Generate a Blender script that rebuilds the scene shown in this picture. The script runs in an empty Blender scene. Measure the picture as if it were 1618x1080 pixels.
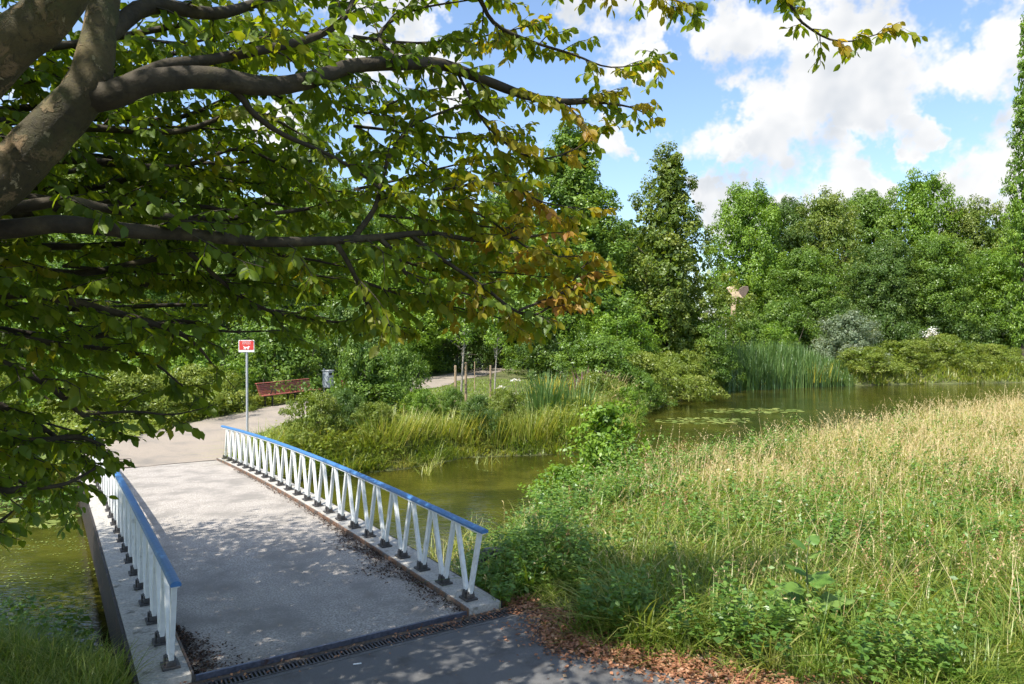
import bpy, bmesh, math, random
import numpy as np
from mathutils import Vector, Matrix
sc = bpy.context.scene
C = sc.collection
rnd = random.Random(7)
# ------------------------------------------------------------------ camera
F, HZ, CX, CY, CH = 1150.0, 525.0, 809.0, 540.0, 3.0        # focal length in photo pixels, horizon row, centre, eye height
PITCH = math.atan((CY - HZ) / F)
cd = bpy.data.cameras.new('camera'); cam = bpy.data.objects.new('camera', cd); C.objects.link(cam)
cd.sensor_width = 36; cd.lens = F / 1618 * 36; cd.clip_end = 3000; cd.clip_start = 0.05
cam.location = (0, 0, CH); cam.rotation_euler = (math.pi / 2 - PITCH, 0, 0)
sc.camera = cam
# ------------------------------------------------------------------ sun, sky, exposure
SUN_EL, SUN_AZ = math.radians(57), math.radians(223)        # azimuth clockwise from +Y
SD = Vector((math.cos(SUN_EL) * math.sin(SUN_AZ), math.cos(SUN_EL) * math.cos(SUN_AZ), math.sin(SUN_EL)))
sd = bpy.data.lights.new('sun', 'SUN'); sun = bpy.data.objects.new('sun', sd); C.objects.link(sun)
sd.energy = 3.5; sd.angle = math.radians(0.53); sd.color = (1.0, 0.95, 0.86)
sun.rotation_euler = SD.to_track_quat('Z', 'Y').to_euler()
sc.view_settings.view_transform = 'Standard'; sc.view_settings.look = 'None'
sc.view_settings.exposure = 1.22; sc.view_settings.gamma = 1.0; sc.view_settings.use_curve_mapping = False
sc.render.engine = 'CYCLES'
cy = sc.cycles
cy.max_bounces = 6; cy.diffuse_bounces = 3; cy.glossy_bounces = 2; cy.transmission_bounces = 3; cy.transparent_max_bounces = 4
cy.caustics_reflective = False; cy.caustics_refractive = False; cy.use_denoising = True
cy.sample_clamp_indirect = 6; cy.use_light_tree = False; cy.use_adaptive_sampling = True; cy.adaptive_threshold = 0.025

def setin(nt, sock, v):
    if isinstance(v, bpy.types.NodeSocket): nt.links.new(v, sock)
    elif v is not None:
        if sock.type == 'RGBA' and len(v) == 3: v = (*v, 1)
        sock.default_value = v
class NT:
    def __init__(s, nt): s.nt = nt
    def n(s, t, **kw):
        n = s.nt.nodes.new(t)
        for k, v in kw.items(): setattr(n, k, v)
        return n
    def math(s, op, a, b=None, c=None, clamp=False):
        n = s.n('ShaderNodeMath', operation=op, use_clamp=clamp)
        for i, v in enumerate((a, b, c)):
            if v is not None: setin(s.nt, n.inputs[i], v)
        return n.outputs[0]
    def vmath(s, op, a, b=None, out=0):
        n = s.n('ShaderNodeVectorMath', operation=op); setin(s.nt, n.inputs[0], a)
        if b is not None: setin(s.nt, n.inputs[1], b)
        return n.outputs[out]
    def noise(s, vec, scale, detail=4, rough=0.55, out='Fac'):
        n = s.n('ShaderNodeTexNoise'); setin(s.nt, n.inputs['Vector'], vec)
        n.inputs['Scale'].default_value = scale; n.inputs['Detail'].default_value = detail; n.inputs['Roughness'].default_value = rough
        return n.outputs[out]
    def mapr(s, v, a, b, c=0.0, d=1.0, smooth=True):
        n = s.n('ShaderNodeMapRange', interpolation_type='SMOOTHSTEP' if smooth else 'LINEAR')
        setin(s.nt, n.inputs['Value'], v)
        for k, x in zip(('From Min', 'From Max', 'To Min', 'To Max'), (a, b, c, d)): n.inputs[k].default_value = x
        return n.outputs[0]
    def mix(s, f, a, b, blend='MIX'):
        n = s.n('ShaderNodeMix', data_type='RGBA', blend_type=blend)
        setin(s.nt, n.inputs[0], f); setin(s.nt, n.inputs[6], a); setin(s.nt, n.inputs[7], b)
        return n.outputs[2]
    def ramp(s, f, stops):
        n = s.n('ShaderNodeValToRGB'); setin(s.nt, n.inputs[0], f); e = n.color_ramp.elements
        while len(e) < len(stops): e.new(0.5)
        for x, (p, c) in zip(e, stops): x.position = p; x.color = (*c, 1)
        return n.outputs[0]
def pdir(u, v): return Vector(((u - CX) / F, 1, (HZ - v) / F)).normalized()

W = bpy.data.worlds.new('World'); sc.world = W; W.use_nodes = True
W.node_tree.nodes.clear()
W.cycles.sampling_method = 'MANUAL'; W.cycles.sample_map_resolution = 512
# clouds: broken cumulus; round heaps in the directions where the photograph has them, free noise over the rest of the sky
N = NT(W.node_tree)
tc = N.n('ShaderNodeTexCoord')
dirv = tc.outputs['Generated']
low = N.noise(N.vmath('ADD', dirv, (3.1, 0.4, 1.7)), 3.0, 1, 0.5)
wv = N.vmath('MULTIPLY_ADD', N.noise(dirv, 9, 5, 0.62, 'Color'), (0.15, 0.15, 0.15)); wv.node.inputs[2].default_value = (-0.075, -0.075, -0.075)
wv = N.vmath('NORMALIZE', N.vmath('ADD', dirv, wv))
blobs = [(1185, 80, .085), (1290, 90, .115), (1400, 20, .12), (1465, 55, .06), (1270, 165, .08), (1360, 135, .09), (1440, 215, .04),
         (1245, 285, .075), (1160, 310, .07), (1320, 305, .05), (1630, 270, .105), (1650, 70, .085), (1530, 355, .07),
         (600, 5, .10), (965, 25, .085), (950, 225, .04), (440, 205, .045), (1035, 110, .035)]
acc = N.mapr(low, 0.60, 0.72, 0, 1.0, False)
for u, v, r in blobs:
    D = pdir(u, v); cr_ = math.cos(r); q = 1 / (1 - cr_)
    acc = N.math('MAXIMUM', acc, N.math('SUBTRACT', N.vmath('DOT_PRODUCT', wv, tuple(D * q), out=1), cr_ * q))
acc = N.math('MINIMUM', acc, 0.55)
fine = N.noise(dirv, 10, 5, 0.62)
up = N.noise(N.vmath('ADD', dirv, (-0.022, 0.0, 0.040)), 10, 3, 0.62)
d0 = N.math('MULTIPLY_ADD', N.math('SUBTRACT', fine, 0.5), 2.9, acc)
cover = N.mapr(d0, 0.16, 0.55)
tone = N.math('MULTIPLY_ADD', N.math('SUBTRACT', fine, up), 2.2, N.mapr(d0, 0.15, 1.15, 0.95, 0.30))
ccol = N.ramp(tone, [(0.0, (0.25, 0.275, 0.305)), (0.45, (0.34, 0.355, 0.375)), (0.9, (0.45, 0.45, 0.45))])
sky = N.n('ShaderNodeTexSky', sky_type='NISHITA'); sky.sun_disc = False
sky.sun_elevation = SUN_EL; sky.sun_rotation = SUN_AZ; sky.air_density = 1.0; sky.dust_density = 1.2; sky.ozone_density = 3.0
b1 = N.n('ShaderNodeBackground'); setin(N.nt, b1.inputs[0], sky.outputs[0]); b1.inputs[1].default_value = 0.115
b2 = N.n('ShaderNodeBackground'); setin(N.nt, b2.inputs[0], ccol); b2.inputs[1].default_value = 1.0
ms = N.n('ShaderNodeMixShader'); setin(N.nt, ms.inputs[0], cover); setin(N.nt, ms.inputs[1], b1.outputs[0]); setin(N.nt, ms.inputs[2], b2.outputs[0])
wo = N.n('ShaderNodeOutputWorld'); setin(N.nt, wo.inputs[0], ms.outputs[0])

# ------------------------------------------------------------------ materials
MATS = {}
def new_mat(name):
    m = bpy.data.materials.new(name); m.use_nodes = True; m.node_tree.nodes.clear(); MATS[name] = m
    n = NT(m.node_tree); o = n.n('ShaderNodeOutputMaterial')
    return m, n, o
def pmat(name, col, rough=0.7, var=0.15, scale=20, bump=0.0, bscale=60, metallic=0.0, col2=None, c2lo=0.5, c2hi=0.65, c2scale=5, spec=0.5, detail=6):
    m, n, o = new_mat(name)
    t = n.n('ShaderNodeTexCoord').outputs['Object']
    base = n.mix(n.mapr(n.noise(t, scale, detail), 0.33, 0.67, 0, 1, False), tuple(c * (1 - var) for c in col), tuple(min(1, c * (1 + var)) for c in col))
    if col2: base = n.mix(n.mapr(n.noise(t, c2scale, 7, 0.65), c2lo, c2hi), base, col2)
    p = n.n('ShaderNodeBsdfPrincipled')
    setin(n.nt, p.inputs['Base Color'], base); p.inputs['Roughness'].default_value = rough; p.inputs['Metallic'].default_value = metallic
    p.inputs['Specular IOR Level'].default_value = spec
    if bump:
        b = n.n('ShaderNodeBump'); b.inputs['Strength'].default_value = bump; b.inputs['Distance'].default_value = 0.02
        setin(n.nt, b.inputs['Height'], n.noise(t, bscale, 6, 0.6)); setin(n.nt, p.inputs['Normal'], b.outputs[0])
    setin(n.nt, o.inputs[0], p.outputs[0])
    return m
def leafmat(name, stops, trans=0.33, gloss=0.025, rough=0.42, glow=1.7):
    """leaf: colour from the per-leaf attribute 'tint', light passing through"""
    m, n, o = new_mat(name)
    a = n.n('ShaderNodeAttribute'); a.attribute_name = 'tint'
    k = len(stops) - 1
    col = n.ramp(a.outputs['Fac'], [(i / k, c) for i, c in enumerate(stops)])
    d = n.n('ShaderNodeBsdfDiffuse'); setin(n.nt, d.inputs[0], col)
    t = n.n('ShaderNodeBsdfTranslucent'); setin(n.nt, t.inputs[0], n.mix(1.0, col, (glow * 1.1, glow, glow * 0.35), 'MULTIPLY'))
    gl = n.n('ShaderNodeBsdfGlossy'); gl.inputs['Roughness'].default_value = rough; setin(n.nt, gl.inputs[0], (0.9, 0.95, 0.9))
    x = n.n('ShaderNodeMixShader'); x.inputs[0].default_value = trans
    setin(n.nt, x.inputs[1], d.outputs[0]); setin(n.nt, x.inputs[2], t.outputs[0])
    y = n.n('ShaderNodeMixShader'); y.inputs[0].default_value = gloss
    setin(n.nt, y.inputs[1], x.outputs[0]); setin(n.nt, y.inputs[2], gl.outputs[0])
    setin(n.nt, o.inputs[0], y.outputs[0])
    return m
M = MATS
pmat('concrete', (0.37, 0.335, 0.295), 0.9, 0.42, 48, 0.9, 50, col2=(0.235, 0.215, 0.19), c2lo=0.40, c2hi=0.66, c2scale=1.3, detail=4)
pmat('kerb_concrete', (0.40, 0.38, 0.34), 0.85, 0.25, 40, 0.4, 70, col2=(0.16, 0.15, 0.12), c2lo=0.55, c2hi=0.7, c2scale=6)
pmat('asphalt', (0.13, 0.128, 0.125), 0.9, 0.35, 160, 0.5, 180, col2=(0.085, 0.08, 0.075), c2lo=0.5, c2hi=0.7, c2scale=3)
pmat('path_gravel', (0.29, 0.245, 0.195), 0.95, 0.25, 70, 0.3, 120, col2=(0.19, 0.17, 0.145), c2lo=0.42, c2hi=0.72, c2scale=0.9)
pmat('dark_steel', (0.024, 0.018, 0.014), 0.7, 0.5, 15, 0.2, 40, col2=(0.09, 0.045, 0.025), c2lo=0.55, c2hi=0.7, c2scale=4)
pmat('edge_steel', (0.11, 0.12, 0.16), 0.4, 0.3, 30, 0.1, 40, metallic=0.6, col2=(0.10, 0.05, 0.03), c2lo=0.55, c2hi=0.7, c2scale=5)
pmat('rusty_steel', (0.20, 0.11, 0.065), 0.85, 0.4, 30, 0.2, 60, col2=(0.10, 0.09, 0.08), c2lo=0.45, c2hi=0.6, c2scale=7)
pmat('cast_iron', (0.055, 0.052, 0.052), 0.55, 0.4, 40, 0.3, 60, col2=(0.11, 0.085, 0.06), c2lo=0.56, c2hi=0.72, c2scale=12)
pmat('white_paint', (0.74, 0.76, 0.745), 0.5, 0.08, 12, 0.12, 60, col2=(0.40, 0.41, 0.35), c2lo=0.54, c2hi=0.80, c2scale=7)
pmat('blue_paint', (0.05, 0.17, 0.39), 0.42, 0.15, 25, 0.12, 60, col2=(0.10, 0.20, 0.35), c2lo=0.5, c2hi=0.8, c2scale=14)
pmat('red_wood', (0.36, 0.105, 0.075), 0.55, 0.2, 14, 0.15, 60, col2=(0.27, 0.13, 0.10), c2lo=0.5, c2hi=0.7, c2scale=7)
pmat('black_metal', (0.02, 0.02, 0.02), 0.5, 0.3, 20)
pmat('galvanised', (0.46, 0.48, 0.50), 0.45, 0.12, 25, metallic=0.4)
pmat('sign_white', (0.80, 0.80, 0.80), 0.4, 0.03, 10)
pmat('sign_red', (0.62, 0.06, 0.05), 0.4, 0.06, 10)
pmat('bin_grey', (0.30, 0.34, 0.37), 0.5, 0.15, 12, col2=(0.2, 0.22, 0.23), c2lo=0.55, c2hi=0.7)
pmat('stake_wood', (0.32, 0.23, 0.14), 0.85, 0.3, 18, 0.3, 40)
pmat('pale_bark', (0.30, 0.27, 0.22), 0.9, 0.3, 12, 0.4, 30)
pmat('dark_bark', (0.075, 0.06, 0.045), 0.95, 0.4, 8, 0.5, 25)
pmat('branch_bark', (0.040, 0.031, 0.018), 0.85, 0.45, 9, 0.5, 30, col2=(0.085, 0.068, 0.035), c2lo=0.5, c2hi=0.7, c2scale=5)
pmat('dirt', (0.12, 0.09, 0.065), 0.95, 0.5, 30, 0.6, 50, col2=(0.16, 0.12, 0.085), c2lo=0.5, c2hi=0.65, c2scale=9)
pmat('green_stem', (0.10, 0.13, 0.045), 0.8, 0.3, 20)
pmat('grey_log', (0.17, 0.17, 0.17), 0.9, 0.4, 9, 0.4, 30, col2=(0.06, 0.06, 0.055), c2lo=0.5, c2hi=0.6, c2scale=6)
pmat('tan_wood', (0.62, 0.47, 0.30), 0.8, 0.2, 6, 0.3, 20, col2=(0.42, 0.30, 0.19), c2lo=0.5, c2hi=0.7, c2scale=2)
pmat('brown_wood', (0.15, 0.11, 0.085), 0.9, 0.3, 6, 0.3, 20)
pmat('render_white', (0.78, 0.77, 0.74), 0.8, 0.05, 2)
pmat('window_glass', (0.05, 0.06, 0.07), 0.1, 0.1, 2)
pmat('stone', (0.30, 0.26, 0.22), 0.9, 0.3, 12, 0.3, 40)
pmat('litter_paper', (0.8, 0.8, 0.78), 0.8, 0.05, 10)
# bark of the overhanging tree: smooth, olive brown, flaking in pale plates, green algae
m, n, o = new_mat('smooth_bark')
t = n.n('ShaderNodeTexCoord').outputs['Object']
tw = n.vmath('ADD', t, n.vmath('SCALE', n.noise(t, 5, 3, 0.6, 'Color'), None)); tw.node.inputs[1].links[0].from_node.inputs['Scale'].default_value = 0.25
c = n.mix(n.mapr(n.noise(t, 3.2, 6, 0.6), 0.38, 0.66), (0.048, 0.038, 0.014), (0.120, 0.088, 0.034))
c = n.mix(n.mapr(n.noise(tw, 7, 5, 0.6), 0.56, 0.64), c, (0.19, 0.125, 0.062))
c = n.mix(n.mapr(n.noise(tw, 11, 5, 0.6), 0.66, 0.70), c, (0.30, 0.25, 0.15))
c = n.mix(n.mapr(n.noise(t, 2.1, 6, 0.7), 0.48, 0.70, 0, 0.75), c, (0.070, 0.080, 0.024))
c = n.mix(n.mapr(n.noise(tw, 34, 5, 0.7), 0.50, 0.66, 0, 0.75), c, (0.026, 0.021, 0.011))
p = n.n('ShaderNodeBsdfPrincipled'); setin(n.nt, p.inputs['Base Color'], c); p.inputs['Roughness'].default_value = 0.8
b = n.n('ShaderNodeBump'); b.inputs['Strength'].default_value = 0.6; b.inputs['Distance'].default_value = 0.02
setin(n.nt, b.inputs['Height'], n.math('ADD', n.math('ADD', n.noise(tw, 16, 6, 0.65), n.math('MULTIPLY', n.noise(tw, 55, 5, 0.7), 0.6)), n.mapr(n.noise(tw, 7, 5, 0.6), 0.56, 0.6, 0, 0.7)))
setin(n.nt, p.inputs['Normal'], b.outputs[0]); setin(n.nt, o.inputs[0], p.outputs[0])
# soil and lawn of the ground sheet
m, n, o = new_mat('soil')
t = n.n('ShaderNodeTexCoord').outputs['Object']
c = n.mix(n.mapr(n.noise(t, 0.9, 6, 0.65), 0.4, 0.62), (0.085, 0.10, 0.03), (0.13, 0.15, 0.04))
c = n.mix(n.mapr(n.noise(t, 5, 6, 0.7), 0.52, 0.66), c, (0.12, 0.085, 0.05))
c = n.mix(n.mapr(n.noise(t, 40, 4, 0.7), 0.45, 0.7, 0, 0.6), c, (0.05, 0.055, 0.02))
p = n.n('ShaderNodeBsdfPrincipled'); setin(n.nt, p.inputs['Base Color'], c); p.inputs['Roughness'].default_value = 0.95
b = n.n('ShaderNodeBump'); b.inputs['Strength'].default_value = 0.8; b.inputs['Distance'].default_value = 0.05
setin(n.nt, b.inputs['Height'], n.noise(t, 25, 6, 0.7)); setin(n.nt, p.inputs['Normal'], b.outputs[0]); setin(n.nt, o.inputs[0], p.outputs[0])
# pond water: murky olive, gently rippled
m, n, o = new_mat('pond_water')
t = n.n('ShaderNodeTexCoord').outputs['Object']
c = n.mix(n.mapr(n.noise(t, 0.5, 6, 0.65), 0.4, 0.65), (0.022, 0.024, 0.005), (0.066, 0.064, 0.010))
p = n.n('ShaderNodeBsdfPrincipled'); setin(n.nt, p.inputs['Base Color'], c); p.inputs['Roughness'].default_value = 0.04; p.inputs['IOR'].default_value = 1.42
b = n.n('ShaderNodeBump'); b.inputs['Strength'].default_value = 0.16; b.inputs['Distance'].default_value = 0.05
mp = n.n('ShaderNodeMapping'); setin(n.nt, mp.inputs[0], t); mp.inputs['Scale'].default_value = (1.0, 2.2, 1); mp.inputs['Rotation'].default_value = (0, 0, 0.35)
setin(n.nt, b.inputs['Height'], n.math('ADD', n.noise(mp.outputs[0], 3.2, 3, 0.5), n.math('MULTIPLY', n.noise(mp.outputs[0], 11, 2, 0.5), 0.35)))
setin(n.nt, p.inputs['Normal'], b.outputs[0]); setin(n.nt, o.inputs[0], p.outputs[0])
# foliage
leafmat('broad_leaf', [(0.065, 0.115, 0.012), (0.11, 0.175, 0.015), (0.17, 0.22, 0.016), (0.27, 0.235, 0.018), (0.33, 0.24, 0.03), (0.36, 0.18, 0.07)], 0.48, 0.018, 0.45, 2.0)
leafmat('crown_mid', [(0.070, 0.137, 0.018), (0.122, 0.208, 0.028), (0.199, 0.293, 0.041)])
leafmat('crown_bright', [(0.081, 0.162, 0.015), (0.147, 0.253, 0.023), (0.236, 0.352, 0.038)])
leafmat('crown_olive', [(0.081, 0.137, 0.020), (0.147, 0.208, 0.031), (0.251, 0.287, 0.058)])
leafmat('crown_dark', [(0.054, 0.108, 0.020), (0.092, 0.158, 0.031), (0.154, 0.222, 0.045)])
leafmat('crown_silver', [(0.11, 0.16, 0.085), (0.17, 0.22, 0.13), (0.26, 0.30, 0.20)], 0.3)
leafmat('crown_lime', [(0.105, 0.158, 0.019), (0.168, 0.221, 0.029), (0.263, 0.294, 0.063)])
leafmat('grass_green', [(0.08, 0.155, 0.018), (0.18, 0.255, 0.034), (0.32, 0.345, 0.085), (0.47, 0.43, 0.21)], 0.38, 0.03)
leafmat('grass_straw', [(0.28, 0.21, 0.08), (0.46, 0.36, 0.17), (0.58, 0.48, 0.28), (0.56, 0.41, 0.24)], 0.3, 0.02)
leafmat('weed_leaf', [(0.075, 0.16, 0.025), (0.13, 0.24, 0.04), (0.23, 0.33, 0.08)], 0.35, 0.04)
leafmat('reed_blade', [(0.06, 0.135, 0.030), (0.11, 0.20, 0.05), (0.21, 0.28, 0.08)], 0.3, 0.05)
leafmat('dead_leaf', [(0.10, 0.05, 0.03), (0.27, 0.12, 0.065), (0.40, 0.20, 0.11), (0.44, 0.29, 0.17)], 0.15, 0.03)
leafmat('dark_debris', [(0.022, 0.015, 0.011), (0.05, 0.03, 0.02), (0.13, 0.06, 0.035)], 0.1, 0.03)
leafmat('lily_leaf', [(0.10, 0.145, 0.03), (0.16, 0.205, 0.05), (0.24, 0.26, 0.07)], 0.15, 0.06, 0.35)
leafmat('flower_white', [(0.62, 0.60, 0.58), (0.75, 0.74, 0.72)], 0.2, 0.02)
leafmat('flower_yellow', [(0.35, 0.30, 0.03), (0.5, 0.42, 0.05)], 0.2, 0.02)
leafmat('flower_purple', [(0.20, 0.09, 0.12), (0.30, 0.15, 0.16)], 0.2, 0.02)

# ------------------------------------------------------------------ mesh helpers
def link(o, parent=None):
    C.objects.link(o)
    if parent is not None: o.parent = parent
    return o
def fastmesh(name, V, Fa, mat, tint=None, smooth=False):
    """V (n,3), Fa (m,k) faces of one size; tint per face"""
    V = np.asarray(V, np.float32); Fa = np.asarray(Fa, np.int32); mcount, k = Fa.shape
    me = bpy.data.meshes.new(name)
    me.vertices.add(len(V)); me.vertices.foreach_set('co', V.ravel())
    me.loops.add(mcount * k); me.loops.foreach_set('vertex_index', Fa.ravel())
    me.polygons.add(mcount); me.polygons.foreach_set('loop_start', np.arange(0, mcount * k, k, dtype=np.int32))
    me.polygons.foreach_set('loop_total', np.full(mcount, k, np.int32))
    if smooth: me.polygons.foreach_set('use_smooth', np.ones(mcount, bool))
    if tint is not None:
        a = me.attributes.new('tint', 'FLOAT', 'FACE'); a.data.foreach_set('value', np.asarray(tint, np.float32))
    me.update(calc_edges=True)
    if mat: me.materials.append(M[mat])
    return me
def obj(name, me, parent=None): return link(bpy.data.objects.new(name, me), parent)
def empty(name, loc=(0, 0, 0), rz=0, s=1):
    o = bpy.data.objects.new(name, None); C.objects.link(o); o.location = loc; o.rotation_euler = (0, 0, rz)
    o.scale = (s, s, s) if not hasattr(s, '__len__') else s
    return o
def tag(o, label, cat, group=None):
    o['label'] = label; o['category'] = cat
    if group: o['group'] = group
    return o
def kind(o, k): o['kind'] = k; return o
class MB:
    def __init__(s): s.bm = bmesh.new()
    def box(s, c, d, rot=None, bevel=0.0):
        r = bmesh.ops.create_cube(s.bm, size=1)['verts']
        mt = Matrix.Translation(c) @ (rot.to_4x4() if rot else Matrix()) @ Matrix.Diagonal((*d, 1))
        bmesh.ops.transform(s.bm, matrix=mt, verts=r)
        if bevel: bmesh.ops.bevel(s.bm, geom=list({e for v in r for e in v.link_edges}), offset=bevel, segments=2, affect='EDGES', profile=0.5)
        return s
    def prism(s, prof, h, mt):
        vs = [s.bm.verts.new(mt @ Vector((x, y, z))) for z in (0, h) for x, y in prof]; k = len(prof)
        s.bm.faces.new(vs[:k][::-1]); s.bm.faces.new(vs[k:])
        for i in range(k): s.bm.faces.new((vs[i], vs[(i + 1) % k], vs[k + (i + 1) % k], vs[k + i]))
        return s
    def cyl(s, p, q, r0, r1=None, seg=12):
        r1 = r0 if r1 is None else r1
        V, Fa = tube([p, q], [r0, r1], seg); s.raw(V, Fa)
        for off, rev in ((0, True), (len(V) - seg, False)):
            vs = [s.bm.verts.new(V[off + i]) for i in range(seg)]
            s.bm.faces.new(vs[::-1] if rev else vs)
        return s
    def raw(s, V, Fa):
        vs = [s.bm.verts.new(v) for v in V]
        for f in Fa: s.bm.faces.new([vs[i] for i in f])
        return s
    def mesh(s, name, mat, smooth=False):
        bmesh.ops.recalc_face_normals(s.bm, faces=s.bm.faces)
        me = bpy.data.meshes.new(name); s.bm.to_mesh(me); s.bm.free(); me.materials.append(M[mat])
        if smooth: me.polygons.foreach_set('use_smooth', np.ones(len(me.polygons), bool))
        return me
    def build(s, name, mat, parent=None, smooth=False): return obj(name, s.mesh(name, mat, smooth), parent)
def tube(P, R, seg=8, wob=0.0, rng=None):
    P = np.asarray(P, float); R = np.asarray(R, float); n = len(P)
    T = np.gradient(P, axis=0) if n > 2 else np.repeat((P[1:] - P[:1]), 2, 0)
    T /= np.linalg.norm(T, axis=1)[:, None] + 1e-9
    ref = np.array([0, 0, 1.0]) if abs(T[0][2]) < 0.9 else np.array([1.0, 0, 0])
    V = []
    for i in range(n):
        a = ref - T[i] * ref.dot(T[i]); a /= np.linalg.norm(a) + 1e-9; ref = a
        b = np.cross(T[i], a)
        th = np.arange(seg) * 2 * math.pi / seg
        rr = R[i] * (1 + (wob * rng.standard_normal(seg) if wob else 0))
        V.append(P[i] + np.outer(np.cos(th) * rr, a) + np.outer(np.sin(th) * rr, b))
    V = np.concatenate(V)
    Fa = [(i * seg + j, i * seg + (j + 1) % seg, (i + 1) * seg + (j + 1) % seg, (i + 1) * seg + j) for i in range(n - 1) for j in range(seg)]
    return V, np.array(Fa)
def smoothline(P, R, k=4):
    """Catmull-Rom through the points"""
    P = np.asarray(P, float); R = np.asarray(R, float); Q = np.vstack([2 * P[0] - P[1], P, 2 * P[-1] - P[-2]]); out = []; rr = []
    for i in range(len(P) - 1):
        p0, p1, p2, p3 = Q[i:i + 4]
        for j in range(k):
            t = j / k
            out.append(0.5 * (2 * p1 + (p2 - p0) * t + (2 * p0 - 5 * p1 + 4 * p2 - p3) * t * t + (3 * p1 - p0 - 3 * p2 + p3) * t ** 3)); rr.append(R[i] + (R[i + 1] - R[i]) * t)
    out.append(P[-1]); rr.append(R[-1])
    return np.array(out), np.array(rr)
class Bag:
    """collects many tubes or leaves into one mesh"""
    def __init__(s): s.V = []; s.F = []; s.T = []; s.n = 0
    def add(s, V, Fa, t=None):
        s.V.append(np.asarray(V)); s.F.append(np.asarray(Fa) + s.n); s.n += len(V)
        if t is not None: s.T.append(np.broadcast_to(t, (len(Fa),)))
    def mesh(s, name, mat, smooth=False):
        return fastmesh(name, np.concatenate(s.V), np.concatenate(s.F), mat, np.concatenate(s.T) if s.T else None, smooth)
def unit(a): return a / (np.linalg.norm(a, axis=-1, keepdims=True) + 1e-9)
def frames(X, Nn):
    """orthonormal leaf frames: X along the leaf, Z its normal"""
    X = unit(X); Y = unit(np.cross(Nn, X)); return X, Y, np.cross(X, Y)
RH_V = np.array([(0, 0, 0), (.45, .30, .05), (1, 0, -.06), (.45, -.30, .05)]); RH_F = np.array([(0, 1, 2, 3)])
LF_V = np.array([(0, 0, 0), (.22, .24, .05), (.22, 0, 0), (.22, -.24, .05), (.58, .29, .04), (.58, 0, -.03), (.58, -.29, .04), (1, 0, -.13), (.85, .13, -.04), (.85, -.13, -.04)])
LF_F = np.array([(0, 2, 1), (0, 3, 2), (1, 2, 4), (2, 5, 4), (2, 3, 5), (3, 6, 5), (4, 5, 8), (5, 7, 8), (5, 6, 9), (5, 9, 7)])
def leaves_mesh(O, X, Y, Z, size, tint, TV, TF):
    n, k = len(O), len(TV); S = np.asarray(size)[:, None, None]
    V = O[:, None, :] + S * (TV[None, :, 0, None] * X[:, None, :] + TV[None, :, 1, None] * Y[:, None, :] + TV[None, :, 2, None] * Z[:, None, :])
    Fa = (TF[None] + (np.arange(n) * k)[:, None, None]).reshape(-1, TF.shape[1])
    return V.reshape(-1, 3), Fa, np.repeat(tint, len(TF))
def blades(P, h, w, lean, bend, tint, az, seg=3):
    """grass blades: tapering strips bending over along az"""
    n = len(P); L = np.stack([np.cos(az), np.sin(az), 0 * az], 1); S = np.stack([-np.sin(az), np.cos(az), 0 * az], 1)
    V = np.zeros((n, 2 * seg + 1, 3))
    for j in range(seg + 1):
        t = j / seg
        c = P + L * (h * (lean * t + bend * t * t))[:, None]; c[:, 2] += h * (t - 0.35 * bend * t * t)
        ww = (w * (1 - t) ** 0.6 * 0.5)[:, None]
        if j < seg: V[:, 2 * j] = c - S * ww; V[:, 2 * j + 1] = c + S * ww
        else: V[:, 2 * seg] = c
    f = []
    for j in range(seg - 1): f += [(2 * j, 2 * j + 1, 2 * j + 3), (2 * j, 2 * j + 3, 2 * j + 2)]
    f.append((2 * seg - 2, 2 * seg - 1, 2 * seg)); f = np.array(f)
    Fa = (f[None] + (np.arange(n) * (2 * seg + 1))[:, None, None]).reshape(-1, 3)
    return V.reshape(-1, 3), Fa, np.repeat(tint, len(f)), V[:, 2 * seg]
def sm(a, b, x): t = np.clip((x - a) / (b - a), 0, 1); return t * t * (3 - 2 * t)
def at(u, v, d):
    """a point d metres ahead that the photograph shows near (u, v)"""
    return np.array([(u - CX) / F * d, d, CH + (HZ - v) / F * d])

# ------------------------------------------------------------------ bridge frame
BO = np.array([-0.492, 8.164]); BA = 0.571
BD = np.array([-math.sin(BA), math.cos(BA)]); BN = np.array([math.cos(BA), math.sin(BA)])
SP, BW, NB = 0.597, 3.067, 23
def bz(s): k = s / (SP * 22); return 0.113 * 4 * k * (1 - k) - 0.34 * k
def B(s, t, z=0.0): p = BO + BD * s + BN * t; return Vector((p[0], p[1], bz(s) + z))

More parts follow.
